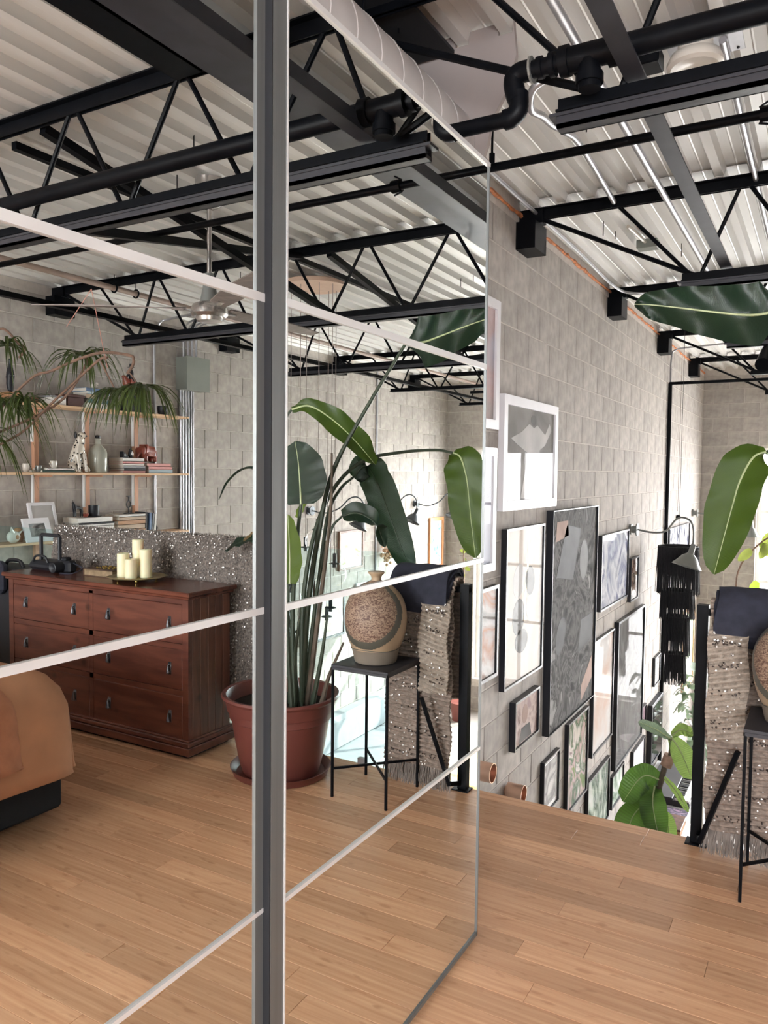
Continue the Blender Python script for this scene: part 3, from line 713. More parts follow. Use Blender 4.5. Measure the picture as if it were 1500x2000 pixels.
fl_sh = tuple((ell(cx, cy, rx, ry, 18, ro), m_) for cx, cy, rx, ry, ro, m_ in ((0.35, 0.66, 0.15, 0.11, 0.2, p_lt), (0.66, 0.64, 0.13, 0.10, -0.2, p_grey), (0.36, 0.42, 0.16, 0.12, 0.1, p_grey), (0.68, 0.46, 0.12, 0.09, 0, p_lt), (0.45, 0.25, 0.17, 0.08, 0, p_grey)))
gl = [(0.60, 0.985), (0.64, 0.985), (0.62, 0.80), (0.60, 0.70), (0.58, 0.60), (0.54, 0.50), (0.52, 0.38), (0.48, 0.38), (0.50, 0.50), (0.53, 0.62), (0.56, 0.72), (0.58, 0.82)]
frame(4.155, 4.84, 0.21, 1.145, 'black frame with pale botanical print and a gold stem, beside the mirror', m_blackframe, 0.035, 0.014, pm=artmat('art_cream_wash', [(0.55, 0.49, 0.43), (0.66, 0.60, 0.54), g(0.6)], 1.6), shapes=fl_sh+((gl, p_gold),))
ab = [((0.08, 0.86), (0.34, 0.88), (0.32, 0.95), (0.10, 0.95)), ((0.70, 0.02), (0.97, 0.10), (0.96, 0.22), (0.70, 0.10))]
m_abs = artmat('art_charcoal_abstract', [g(0.02), g(0.06), g(0.15), g(0.04), g(0.28)], 1.7, (1, 1.6, 1.6), seed=1.3, dist=3.5)
m_pinkish = mat('art_faded_pink_patch', (0.42, 0.31, 0.27), 0.8, Specular_IOR_Level=0.08)
sh = ((ab[0], m_pinkish), (ab[1], m_pinkish), (ell(0.22, 0.42, 0.11, 0.075, 18, 0.5), p_dk), (ell(0.70, 0.74, 0.10, 0.10), p_grey), (((0.10, 0.70), (0.45, 0.66), (0.62, 0.90), (0.30, 0.93)), p_dk), (((0.60, 0.28), (0.95, 0.32), (0.97, 0.45), (0.66, 0.44)), p_dk))
frame(4.97, 6.12, -0.29, 1.22, 'large unglazed charcoal abstract painting with deep black edges', m_blackframe, 0.05, 0.006, pm=m_abs, glass=False, shapes=sh, name='painting')
frame(6.33, 7.33, 0.34, 0.965, 'thin black frame with blurry blue and white print, left of the gooseneck lamp', m_blackframe, 0.035, 0.016, pm=artmat('art_blue_blur', [(0.62, 0.66, 0.72), (0.22, 0.24, 0.34), (0.60, 0.62, 0.66), (0.16, 0.17, 0.26)], 2.2, seed=5))
frame(7.47, 7.81, 0.26, 0.675, 'tiny black frame with dark portrait just under the gooseneck lamp mount', m_blackframe, 0.03, 0.014, pm=artmat('art_dark_portrait', [g(0.03), (0.10, 0.05, 0.04), (0.45, 0.35, 0.30), g(0.05)], 7, seed=2))
frame(6.98, 8.14, -1.20, 0.15, 'tall black frame with dark slate print, tallest of the glazed frames', m_blackframe, 0.04, 0.02, pm=artmat('art_slate_grey', [g(0.05), g(0.13), g(0.09), g(0.16)], 1.8, seed=8))
frame(6.19, 6.87, -0.83, 0.12, 'narrow black frame with pale grey print, right of the big abstract painting', m_blackframe, 0.03, 0.016, pm=artmat('art_pale_grey', [g(0.45), g(0.58), (0.55, 0.42, 0.36)], 1.3, seed=4))
frame(4.34, 4.79, -0.20, 0.10, 'small thick black frame with a sepia portrait, beneath the botanical print', m_blackframe, 0.04, 0.014, pm=artmat('art_sepia_portrait', [(0.20, 0.13, 0.12), (0.55, 0.45, 0.42), (0.35, 0.26, 0.26)], 5, seed=6), shapes=((ell(0.45, 0.62, 0.12, 0.22), m_pinkish), (((0.2, 0.02), (0.75, 0.02), (0.66, 0.34), (0.30, 0.34)), p_dk)))
frame(4.95, 5.30, -0.84, -0.465, 'small black frame with a pale watercolour, lowest on the left above the floor edge', m_blackframe, 0.03, 0.012, matw=0.03, pm=artmat('art_grey_watercolour', [g(0.50), g(0.22), g(0.6)], 4, seed=9))
frame(5.505, 6.06, -1.04, -0.36, 'black frame with green and plum botanical print below the abstract painting', m_blackframe, 0.03, 0.016, pm=artmat('art_green_plum', [(0.10, 0.05, 0.06), (0.55, 0.50, 0.45), (0.03, 0.09, 0.03), (0.45, 0.32, 0.30), (0.12, 0.18, 0.05)], 3.4, seed=7))
frame(6.10, 6.82, -1.55, -1.0, 'black frame with grey-green leaf print, cut off by the loft floor edge', m_blackframe, 0.03, 0.014, pm=artmat('art_leaf_grey', [g(0.60), (0.05, 0.09, 0.06), (0.40, 0.45, 0.38), g(0.55)], 4, (1, 1, 0.5), seed=10))
frame(6.93, 7.40, -1.54, -1.24, 'small black frame with snowy green landscape under the tallest glazed frame', m_blackframe, 0.03, 0.014, pm=artmat('art_snow_green', [(0.08, 0.14, 0.08), (0.35, 0.42, 0.36), g(0.62)], 4, (1, 1, 1), seed=11))
frame(7.80, 8.39, -1.70, -1.28, 'black frame with pale lilac print behind the fiddle leaf plant', m_blackframe, 0.03, 0.014, pm=artmat('art_pale_lilac', [(0.50, 0.48, 0.55), (0.62, 0.60, 0.64)], 3, seed=12))
frame(8.13, 8.41, -1.165, -0.94, 'small dark plum picture right of the tallest glazed frame', m_blackframe, 0.03, 0.010, pm=artmat('art_plum', [(0.08, 0.04, 0.06), (0.22, 0.14, 0.17)], 5, seed=13))
frame(8.82, 9.15, -0.87, -0.55, 'small narrow frame with a speckled print near the riser conduit', m_blackframe, 0.03, 0.012, pm=artmat('art_speckle', [g(0.08), g(0.5), g(0.3)], 14, seed=14))
frame(9.45, 10.98, 0.10, 0.84, 'black and white speckled canvas beyond the riser conduit', m_blackframe, 0.04, 0.008, pm=artmat('art_blue_speckle', [(0.02, 0.02, 0.03), (0.12, 0.13, 0.18), g(0.65), (0.03, 0.03, 0.05)], 9, (1, 1, 0.5), seed=15), glass=False, name='painting')
frame(10.9, 11.7, -1.45, -0.35, 'wide wood-framed pastel print low on the wall near the window', m_pine, 0.04, 0.05, pm=artmat('art_pastel', [(0.65, 0.62, 0.5), (0.35, 0.5, 0.35), (0.6, 0.5, 0.35)], 5, seed=16))
# wall television / black panel
t = empty('television', (XW+0.05, 9.6, -1.5), 'large black glossy screen low on the art wall beyond the frames', 'television')
ob('bezel', MB().box((XW+0.005, 8.60, -1.70), (XW+0.06, 9.22, -1.02), 0.004), m_black, t)
ob('screen', MB().box((XW+0.058, 8.63, -1.67), (XW+0.062, 9.19, -1.05)), mat('black_screen_glass', (0.005, 0.006, 0.01), 0.05), t)
# copper cans
def can(y, z, label):
    t = empty('copper_sconce', (XW+0.05, y, z), label, 'sconce', 'copper sconces low on the block wall')
    ob('can_body', MB().lathe([(0.052, 0.0), (0.052, 0.10), (0.049, 0.10), (0.049, 0.02), (0.0001, 0.02)], (XW+0.02, y, z), 24, 'x'), m_copper, t, True)
    ob('back_plate', MB().lathe([(0.03, 0), (0.03, 0.03), (0.0001, 0.03)], (XW, y, z), 16, 'x'), m_copper, t)
can(3.80, -0.125, 'open copper can sconce right beside the mirror edge')
can(4.30, -0.42, 'open copper can sconce half hidden by the loft floor edge')

# ------------------------------------------------------------------ gooseneck lamps
def gooseneck(pm_, arm, shade_c, axis, label, m1, mark, shade_r=0.085):
    t = empty('gooseneck_lamp', pm_, label, 'lamp')
    s = mark
    ob('wall_plate', MB().lathe([(0.05, 0), (0.05, s*0.035), (0.033, s*0.04), (0.033, s*0.075), (0.06, s*0.078), (0.06, s*0.09), (0.0001, s*0.09)], (pm_[0]-s*0.01, pm_[1], pm_[2]), 16, 'x'), m1, t, True)
    ob('gooseneck', MB().tube(bez(arm, 6), 0.009, 8), m1, t, True)
    a = Vector(arm[-1]); d = Vector(axis).normalized(); q = d.to_track_quat('Z', 'Y').to_matrix()
    sh = MB(); sh.lathe([(0.022, -0.02), (0.026, 0.05), (0.030, 0.07), (shade_r*0.65, 0.10), (shade_r*0.95, 0.15), (shade_r*1.25, 0.19), (shade_r*1.27, 0.195), (shade_r*1.22, 0.193), (shade_r*0.9, 0.15), (0.028, 0.08), (0.0001, 0.075)], (0, 0, 0), 20)
    sh.v = [tuple(a+q@Vector(v)) for v in sh.v]
    ob('shade', sh, m1, t, True)
gooseneck((XW, 7.49, 0.95), [(-1.52, 7.49, 0.95), (-1.38, 7.49, 0.93), (-1.27, 7.49, 0.95), (-1.19, 7.49, 1.05), (-1.13, 7.49, 1.08), (-1.06, 7.49, 1.05), (-1.03, 7.49, 0.97), (-1.03, 7.49, 0.82)], None, (-0.25, -0.2, -1), 'gooseneck lamp with grey enamel shade on the art wall', m_lampgrey, 1, 0.105)
gooseneck((XW, 11.4, 0.95), [(-1.52, 11.4, 0.95), (-1.3, 11.4, 0.93), (-1.1, 11.4, 1.0), (-0.95, 11.4, 1.08), (-0.85, 11.4, 0.98), (-0.85, 11.4, 0.85)], None, (0, 0, -1), 'gooseneck lamp at the far end of the art wall behind the leaf', m_lampgrey, 1)
for yy, lb in ((8.05, 'dark gooseneck lamp on the side wall, nearest to the potted palm'), (9.55, 'dark gooseneck lamp on the side wall, middle of the three'), (10.97, 'dark gooseneck lamp on the side wall, closest to the far corner')):
    gooseneck((XR, yy, 0.97), [(XR-0.08, yy, 0.97), (XR-0.2, yy+0.1, 0.94), (XR-0.32, yy+0.25, 1.0), (XR-0.40, yy+0.36, 1.12), (XR-0.46, yy+0.46, 1.14), (XR-0.50, yy+0.54, 1.06), (XR-0.50, yy+0.56, 0.92)], None, (0.25, -0.45, -1), lb, m_lampdark, -1, 0.10)

# ------------------------------------------------------------------ tasselled pendant
t = empty('tassel_pendant', (-1.263, 8.2, 0.75), 'tiered charcoal tassel pendant hanging beside the art wall', 'pendant')
tc_ = (-1.263, 8.2)
random.seed(5)
def tier(r, z1, z0, nn, name):
    ob('ring', MB().tube([(tc_[0]+r*math.cos(a), tc_[1]+r*math.sin(a), z1) for a in [2*PI*i/32 for i in range(33)]], 0.006, 6), m_black, t)
    ob('shade_band', MB().lathe([(r-0.006, z1), (r-0.006, z1-(z1-z0)*0.6), (r-0.01, z1-(z1-z0)*0.6), (r-0.01, z1)], (tc_[0], tc_[1], 0), 28), m_tassel, t, True)
    mb = MB()
    for i in range(nn):
        a = 2*PI*i/nn+random.uniform(-0.02, 0.02); rr = r+random.uniform(-0.006, 0.008); w = 0.005; zb = z0+random.uniform(-0.02, 0.02)
        x, y = tc_[0]+rr*math.cos(a), tc_[1]+rr*math.sin(a); dx, dy = -math.sin(a)*w, math.cos(a)*w
        k = random.uniform(-0.012, 0.02)
        x2, y2 = tc_[0]+(rr+k)*math.cos(a+0.03*random.uniform(-1, 1)), tc_[1]+(rr+k)*math.sin(a)
        mb.tube([(x, y, z1), ((x+x2)/2, (y+y2)/2, (z1+zb)/2), (x2, y2, zb)], [0.0035, 0.0045, 0.003], 4)
    o = ob('fringe', mb, m_tassel, t); o['kind'] = 'stuff'
tier(0.186, 0.755, 0.285, 190, 'a'); tier(0.152, 0.31, 0.03, 150, 'b'); tier(0.115, 0.05, -0.35, 120, 'c'); tier(0.092, -0.33, -0.63, 100, 'd')
ob('suspension_cord', MB().tube([(tc_[0], tc_[1], 0.755), (tc_[0], tc_[1], ZC+0.02)], 0.0022, 5).bar((tc_[0]-0.186, tc_[1], 0.755), (tc_[0]+0.186, tc_[1], 0.755), 0.006, 0.006), m_black, t)

# ------------------------------------------------------------------ glass railing, gate
t = empty('glass_railing', (1.9, YE, 0), 'frameless glass guard along the loft edge behind the dresser and pot', 'railing')
xs = [-0.02, 1.25, 2.55, 3.86]
for a, b in zip(xs[:-1], xs[1:]):
    ob('glass_panel', MB().box((a+0.006, YE-0.008, -0.02), (b-0.006, YE+0.004, 1.072)), m_guard, t)
    ob('clamp', MB().box((a+0.16, YE-0.014, -0.004), (a+0.20, YE+0.010, 0.03)).box((b-0.20, YE-0.014, -0.004), (b-0.16, YE+0.010, 0.03)), m_zinc, t)
t = empty('railing_gate', (-0.23, 3.26, 0), 'black steel gate frame with diagonal brace at the stair opening', 'gate')
ob('post', MB().box((-0.423, 3.235, 0), (-0.381, 3.277, 0.955)), m_steel, t)
ob('base_plate', MB().box((-0.440, 3.215, 0), (-0.360, 3.280, 0.006)), m_steel, t)
ob('post', MB().box((-0.062, 3.240, 0), (-0.030, 3.272, 0.93)), m_steel, t)
ob('top_rail', MB().box((-0.423, 3.240, 0.915), (-0.03, 3.272, 0.94)), m_steel, t)
ob('brace', MB().bar((-0.378, 3.155, 0.045), (-0.250, 3.115, 0.44), 0.018, 0.016), m_steel, t)
ob('brace_foot', MB().bar((-0.392, 3.24, 0.03), (-0.379, 3.155, 0.055), 0.016, 0.02), m_steel, t)

# ------------------------------------------------------------------ woven sequinned throws
def sheet(prof, x0, x1, nx, wav, th=0.012, ridge=0.0, rp=70.0, slant=0.0, rough=0.0, seed=0):
    """prof: (y,z) polyline across the rail; ridges run across; returns MB, sampler"""
    random.seed(seed)
    pts = bez([(0, a, b) for a, b in prof], 80 if ridge > 0.005 else 22)
    L = [0]
    for a, b in zip(pts[:-1], pts[1:]): L.append(L[-1]+(b-a).length)
    n = len(pts); nrm = []
    for i in range(n):
        d = (pts[min(i+1, n-1)]-pts[max(i-1, 0)]).normalized(); nrm.append(V(0, d.z, -d.y))
    def P(i, u, off=0):
        x = x0+(x1-x0)*u; p = pts[i]
        k = ridge*abs(math.sin(L[i]*rp+x*slant))+wav*math.sin(x*23+L[i]*3)+wav*0.6*math.sin(x*61+1)+(random.uniform(-rough, rough))
        edge = 0.006*math.sin(L[i]*25+seed) if u in (0, 1) else 0
        return V(x+edge, p.y, p.z)+nrm[i]*(k+off)
    vs = []; fs = []
    for side in (0, 1):
        for i in range(n):
            for j in range(nx+1): vs.append(P(i, j/nx, 0.0 if side == 0 else -th))
    W = nx+1; B = n*W
    for i in range(n-1):
        for j in range(nx):
            a = i*W+j; fs.append((a, a+1, a+W+1, a+W)); fs.append((B+a, B+a+W, B+a+W+1, B+a+1))
    for i in range(n-1):
        fs.append((i*W, i*W+W, B+i*W+W, B+i*W)); a = i*W+nx; fs.append((a, B+a, B+a+W, a+W))
    for j in range(nx):
        fs.append((j, B+j, B+j+1, j+1)); a = (n-1)*W+j; fs.append((a, a+1, B+a+1, B+a))
    return MB().add(vs, fs), (pts, nrm, L)
def sequins(samp, x0, x1, cnt, i0, i1, th, mt, parent, name, seed, r=(0.0025, 0.004), rows=0):
    random.seed(seed); pts, nrm, L = samp; mb = MB(); n = len(pts)
    for k in range(cnt):
        i = int(random.uniform(i0, i1)*(n-1)); x = random.uniform(x0+0.01, x1-0.01)
        if rows: i = int((i0+(i1-i0)*(random.randrange(rows)+0.5+random.uniform(-0.12, 0.12))/rows)*(n-1))
        c = V(x, pts[i].y, pts[i].z)+nrm[i]*th; nn = (nrm[i]+V(random.uniform(-.5, .5), random.uniform(-.3, .3), random.uniform(-.5, .5))).normalized()
        a = nn.orthogonal().normalized(); b = nn.cross(a); rr = random.uniform(*r)
        vs = [c+nn*0.0018]+[c+(a*math.cos(2*PI*q/6)+b*math.sin(2*PI*q/6))*rr for q in range(6)]
        mb.add(vs, [(0, 1+q, 1+(q+1) % 6) for q in range(6)]+[(6, 5, 4, 3, 2, 1)])
    o = ob(name, mb, mt, parent); o['kind'] = 'stuff'
def fringe(x0, x1, y, z, ln, cnt, parent, seed, mt=None):
    random.seed(seed); mb = MB()
    for k in range(cnt):
        x = random.uniform(x0, x1); l = ln*random.uniform(0.6, 1.15); dx = random.uniform(-0.015, 0.015); dy = random.uniform(-0.02, 0.008)
        zz = max(0.004, z-l)
        mb.tube([(x, y+random.uniform(-0.006, 0.006), z+0.008), (x+dx*0.5, y+dy, (z+zz)/2), (x+dx, y+dy*1.3, zz)], [0.0028, 0.0024, 0.0012], 4)
    o = ob('fringe', mb, mt or m_fringe, parent); o['kind'] = 'stuff'
t = empty('sequinned_throw', (-0.23, 3.2, 0.95), 'taupe woven wool throw with sequins and fringe over the gate beside the stool', 'throw')
pr = [(3.31, 0.40), (3.315, 0.70), (3.305, 0.93), (3.26, 0.975), (3.205, 0.93), (3.19, 0.70), (3.185, 0.40), (3.18, 0.10)]
mb, sp = sheet(pr, -0.368, -0.03, 40, 0.003, 0.010, 0.013, 145, 12, 0.0006, 2)
ob('cloth', mb, m_throw, t, True)
sequins(sp, -0.365, -0.04, 240, 0.45, 1.0, 0.0145, m_sequin, t, 'sequins', 4, (0.0028, 0.0052))
sequins(sp, -0.365, -0.04, 420, 0.45, 1.0, 0.011, m_darkseq, t, 'dark_sequins', 5, (0.003, 0.005), rows=11)
fringe(-0.368, -0.03, 3.185, 0.10, 0.095, 420, t, 6)
# the folded-over upper layer
pr2 = [(3.175, 0.88), (3.155, 0.86), (3.142, 0.70), (3.148, 0.46)]
mb, sp2 = sheet(pr2, -0.366, -0.225, 18, 0.003, 0.012, 0.013, 145, 40, 0.0006, 3)
c = ob('folded_layer', mb, mat('pale_taupe_wool', (0.34, 0.285, 0.235), 0.95, 0, 0.25, 60, bump=0.8), t, True)
sequins(sp2, -0.36, -0.24, 60, 0.0, 1.0, 0.013, m_sequin, t, 'sequins', 8, (0.0028, 0.005))
sequins(sp2, -0.36, -0.24, 130, 0.0, 1.0, 0.012, m_darkseq, t, 'dark_sequins', 9, (0.003, 0.005), rows=6)
t = empty('shaggy_throw', (1.6, 3.28, 1.07), 'grey shaggy throw with silver sequins over the glass rail behind the dresser', 'throw')
pr = [(3.33, 0.55), (3.335, 0.85), (3.33, 1.05), (3.282, 1.092), (3.245, 1.05), (3.235, 0.70), (3.238, 0.25)]
X0, X1 = 0.76, 2.42
mb, sp = sheet(pr, X0, X1, 150, 0.004, 0.010, 0.004, 120, 6, 0.004, 7)
ob('cloth', mb, m_throwdk, t, False)
sequins(sp, X0, X1, 1400, 0.45, 1.0, 0.010, m_sequin, t, 'sequins', 14, (0.0030, 0.0056))
random.seed(21); mb = MB(); pts, nrm, L = sp
for k in range(7000):
    i = random.randint(int(len(pts)*0.42), len(pts)-2); x = random.uniform(X0, X1); c = V(x, pts[i].y, pts[i].z)+nrm[i]*0.002
    d = (nrm[i]*0.018+V(random.uniform(-.012, .012), 0, random.uniform(-.016, .004)))
    a = V(0.0022, 0, 0); mb.add([c-a, c+a, c+d], [(0, 1, 2)])
o = ob('shag_pile', mb, m_throwdk, t); o['kind'] = 'stuff'
# folded navy cloth on the gate throw
t = empty('folded_cloth', (-0.22, 3.25, 0.97), 'navy cloth folded over the throw on the gate rail', 'cloth')
for i, (dz, dx0, dx1, zf) in enumerate(((0, -0.352, -0.035, 0.815), (0.018, -0.350, -0.045, 0.845), (0.032, -0.346, -0.055, 0.865))):
    y0 = 3.172-0.006*i
    prf = [(3.335+0.008*i, 0.88), (3.338+0.008*i, 0.955+dz), (3.27, 1.000+dz), (3.20-0.004*i, 0.965+dz), (y0-0.008*i, 0.90+dz*0.5), (y0-0.010*i+0.004, zf)]
    mb, _ = sheet(prf, dx0, dx1, 24, 0.002, 0.013, 0, 1, 0, 0.0, 30+i)
    ob('folded_layer', mb, m_navy, t, True)

# ------------------------------------------------------------------ plant stool and vase
t = empty('plant_stand', (-0.07, 3.015, 0), 'slender black metal plant stand with square top and crossed stretcher', 'stand')
sx0, sx1, sy0, sy1 = -0.215, 0.075, 2.862, 3.17
ob('top', MB().box((sx0, sy0, 0.592), (sx1, sy1, 0.604), 0.001).box((sx0, sy0, 0.580), (sx1, sy0+0.004, 0.592)).box((sx0, sy1-0.004, 0.580), (sx1, sy1, 0.592)).box((sx0, sy0, 0.580), (sx0+0.004, sy1, 0.592)).box((sx1-0.004, sy0, 0.580), (sx1, sy1, 0.592)), m_track, t)
for x in (sx0+0.006, sx1-0.006):
    for y in (sy0+0.006, sy1-0.006): ob('leg', MB().box((x-0.005, y-0.005, 0), (x+0.005, y+0.005, 0.592)), m_steel, t)
ob('stretcher', MB().bar((sx0+0.01, sy0+0.01, 0.13), (sx1-0.01, sy1-0.01, 0.13), 0.008, 0.010), m_steel, t)
ob('stretcher', MB().bar((sx1-0.01, sy0+0.01, 0.13), (sx0+0.01, sy1-0.01, 0.13), 0.008, 0.010), m_steel, t)
def vase_mat():
    m, N, L, b = nt('carved_stoneware')
    tc = N.new('ShaderNodeTexCoord'); mp = N.new('ShaderNodeMapping'); mp.inputs['Scale'].default_value = (30, 30, 60); L.new(tc.outputs['Object'], mp.inputs[0])
    n = N.new('ShaderNodeTexNoise'); n.inputs['Scale'].default_value = 1.6; n.inputs['Detail'].default_value = 4; n.inputs['Distortion'].default_value = 2.5; L.new(mp.outputs[0], n.inputs['Vector'])
    rp = N.new('ShaderNodeValToRGB'); rp.color_ramp.elements[0].position = 0.42; rp.color_ramp.elements[1].position = 0.56
    rp.color_ramp.elements[0].color = (0.11, 0.055, 0.04, 1); rp.color_ramp.elements[1].color = (0.34, 0.24, 0.17, 1); L.new(n.outputs[0], rp.inputs[0])
    L.new(rp.outputs[0], b.inputs['Base Color']); b.inputs['Roughness'].default_value = 0.55
    bp = N.new('ShaderNodeBump'); bp.inputs['Strength'].default_value = 0.5; bp.inputs['Distance'].default_value = 0.003; L.new(n.outputs[0], bp.inputs['Height']); L.new(bp.outputs[0], b.inputs['Normal'])
    return m
m_carved = vase_mat()
m_stone = mat('cream_glazed_stoneware', (0.40, 0.29, 0.19), 0.35, 0, 0.15, 5); m_stonegrey = mat('grey_green_glaze', (0.085, 0.085, 0.070), 0.35, 0, 0.2, 8)
m_stonebase = mat('taupe_stoneware_base', (0.20, 0.165, 0.13), 0.6)
vc = (-0.065, 3.015)
t = empty('stoneware_jar', (vc[0], vc[1], 0.604), 'round stoneware jar with carved brown face and stopper on the black stand', 'vase')
body = [(0.075, 0.605), (0.092, 0.608), (0.100, 0.64), (0.108, 0.668), (0.122, 0.70), (0.134, 0.74), (0.140, 0.785), (0.140, 0.82), (0.134, 0.86), (0.118, 0.90), (0.095, 0.93), (0.065, 0.955), (0.036, 0.968), (0.026, 0.974)]
NB = 120
def jar_part(rng, sel, off, mt, name):
    bp = bez([(r, 0, z) for r, z in body], 9); vs = []; fs = []; m_ = len(bp)
    for p in bp:
        for k in range(NB): a = 2*PI*k/NB; r = p.x+off; vs.append((vc[0]+r*math.cos(a), vc[1]+r*math.sin(a), p.z))
    for i in range(m_-1):
        for k in range(NB):
            a = 2*PI*(k+.5)/NB; z = (bp[i].z+bp[i+1].z)/2
            if sel(a, z): fs.append((i*NB+k, i*NB+(k+1) % NB, (i+1)*NB+(k+1) % NB, (i+1)*NB+k))
    return ob(name, MB().add(vs, fs), mt, t, True)
# the carved face looks towards the mirror and the camera; its curved glaze band wraps round it
AC = math.radians(262)
def dist(a, z): 
    da = (a-AC+PI) % (2*PI)-PI
    return math.hypot(da*0.135, z-0.865)
jar_part(None, lambda a, z: True, 0.0, m_stone, 'body')
jar_part(None, lambda a, z: dist(a, z) < 0.150 and z > 0.680, 0.0022, m_carved, 'carved_face')
jar_part(None, lambda a, z: 0.150 <= dist(a, z) < 0.185 and z > 0.672, 0.0020, m_stonegrey, 'glaze_band')
jar_part(None, lambda a, z: z < 0.668, 0.0020, m_stonebase, 'foot')
ob('carved_line', MB().tube([(vc[0]+0.1115*math.cos(a), vc[1]+0.1115*math.sin(a), 0.672+0.003*math.sin(3*a)) for a in [2*PI*i/40 for i in range(41)]], 0.0018, 5), m_stonegrey, t)
ob('stopper', MB().lathe([(0.024, 0.968), (0.022, 0.985), (0.026, 0.995), (0.036, 1.004), (0.038, 1.010), (0.036, 1.014), (0.0001, 1.014)], (vc[0], vc[1], 0), 24), m_stone, t, True)

# ------------------------------------------------------------------ potted bird of paradise
PC = (0.43, 2.985)
t = empty('potted_palm', (PC[0], PC[1], 0), 'tall broad-leaved bird of paradise in a terracotta plastic pot with saucer', 'plant')
ob('saucer', MB().lathe([(0.18, 0.0), (0.215, 0.004), (0.226, 0.035), (0.231, 0.040), (0.222, 0.038), (0.20, 0.010), (0.0001, 0.008)], (*PC, 0), 40), m_terra, t, True)
ob('pot', MB().lathe([(0.165, 0.010), (0.172, 0.014), (0.194, 0.10), (0.212, 0.20), (0.224, 0.275), (0.233, 0.280), (0.235, 0.312), (0.244, 0.316), (0.256, 0.370), (0.268, 0.376), (0.274, 0.386), (0.268, 0.396), (0.250, 0.394), (0.235, 0.36), (0.226, 0.33), (0.0001, 0.33)], (*PC, 0), 48), m_terra, t, True)
ob('soil', MB().lathe([(0.226, 0.332), (0.15, 0.338), (0.08, 0.342), (0.0001, 0.344)], (*PC, 0), 24), m_soil, t, True)
def leaf(name, mid, width, side, mt, parent, prof=None, fold=0.25, droop=0.0, wav=0.010, rib=True, seed=1, label=None, nx=5):
    """broad leaf: midrib polyline, half-width, side vector"""
    random.seed(seed)
    P = bez(mid, 7); n = len(P); vs = []; fs = []; uv = []
    side = Vector(side)
    for i, p in enumerate(P):
        d = (P[min(i+1, n-1)]-P[max(i-1, 0)]).normalized(); s = (side-d*side.dot(d)).normalized(); nn = d.cross(s).normalized()
        if nn.z < 0 and abs(nn.z) > 0.2 and not droop: nn = -nn
        u = i/(n-1)
        w = width*(prof(u) if prof else (math.sin(PI*min(1, u*0.92+0.08))**0.55)*(1-0.18*u))
        if i == n-1: w = 0.004
        for k in range(-nx, nx+1):
            f = k/nx
            off = s*(w*f)+nn*(fold*w*abs(f)+wav*math.sin(u*22+f*3+seed)*abs(f))-V(0, 0, 1)*droop*w*f*f
            vs.append(p+off)
    W = 2*nx+1
    for i in range(n-1):
        for k in range(2*nx): a = i*W+k; fs.append((a, a+1, a+W+1, a+W))
    mb = MB().add(vs, fs); o = ob(name, mb, mt, parent, True, label)
    me = o.data; ul = me.uv_layers.new(name='UVMap')
    for l in me.loops:
        vi = l.vertex_index; i, k = divmod(vi, W); ul.data[l.index].uv = (i/(n-1), k/(W-1))
    if rib: ob('midrib', MB().tube(P, [max(0.001, 0.0055*(1-i/(n-1)*0.8)) for i in range(n)], 6), m_midrib if rib is True else rib, o, True)
    return o
def stem(pts, r0_, r1_, mt=None, name='stem'):
    P = bez(pts, 6); n = len(P)
    return ob(name, MB().tube(P, [r0_+(r1_-r0_)*i/(n-1) for i in range(n)], 8), mt or m_stem, t, True)
stem([(0.311, 2.98, 0.36), (0.29, 2.98, 0.788), (0.234, 3.0, 1.201), (0.169, 3.02, 1.479), (0.011, 3.06, 1.77), (-0.159, 3.12, 2.062)], 0.016, 0.007)
stem([(0.331, 3.0, 0.36), (0.35, 3.03, 0.824), (0.332, 3.1, 1.166), (0.281, 3.2, 1.389), (0.181, 3.3, 1.517), (0.034, 3.4, 1.56), (-0.13, 3.47, 1.574), (-0.213, 3.5, 1.56)], 0.013, 0.006)
stem([(0.33, 3.0, 0.34), (0.287, 3.06, 0.875), (0.292, 3.15, 1.24), (0.283, 3.25, 1.376), (0.252, 3.32, 1.435)], 0.013, 0.006)
stem([(0.302, 2.98, 0.34), (0.246, 3.0, 0.911), (0.19, 3.02, 1.178), (0.144, 3.05, 1.255)], 0.012, 0.005)
stem([(0.389, 3.05, 0.338), (0.485, 3.08, 0.804), (0.549, 3.1, 1.258), (0.551, 3.1, 1.589), (0.51, 3.1, 1.72), (0.473, 3.1, 1.764)], 0.013, 0.006)
stem([(0.304, 2.9, 0.36), (0.315, 2.9, 0.798), (0.293, 2.9, 1.133), (0.271, 2.9, 1.311)], 0.013, 0.008)
stem([(0.281, 2.85, 0.37), (0.299, 2.84, 0.691), (0.290, 2.83, 0.952)], 0.012, 0.008)
stem([(0.364, 2.98, 0.348), (0.413, 2.92, 1.023), (0.444, 2.9, 1.364)], 0.010, 0.005)
stem([(0.42, 3.08, 0.35), (0.48, 3.1, 0.75), (0.516, 3.05, 1.10)], 0.012, 0.006)
for i, (a, b) in enumerate((((0.28, 2.97, 0.36), [(0.211, 2.97, 0.845), (0.157, 2.97, 1.253), (0.151, 2.97, 1.546)]), ((0.251, 2.97, 0.36), [(0.20, 2.97, 0.60), (0.168, 2.97, 0.80)]), ((0.34, 3.06, 0.36), [(0.33, 3.1, 0.7), (0.36, 3.12, 1.05)]), ((0.31, 2.92, 0.36), [(0.30, 2.90, 0.6), (0.27, 2.89, 0.78)]), ((0.22, 3.0, 0.36), [(0.19, 3.02, 0.5), (0.13, 3.05, 0.66)]), ((0.36, 2.95, 0.36), [(0.37, 2.94, 0.7), (0.40, 2.93, 0.95)]))):
    stem([a]+b, 0.014, 0.005, m_brownstem if i % 2 == 0 else m_stem, 'dry_sheath' if i % 2 == 0 else 'stem')
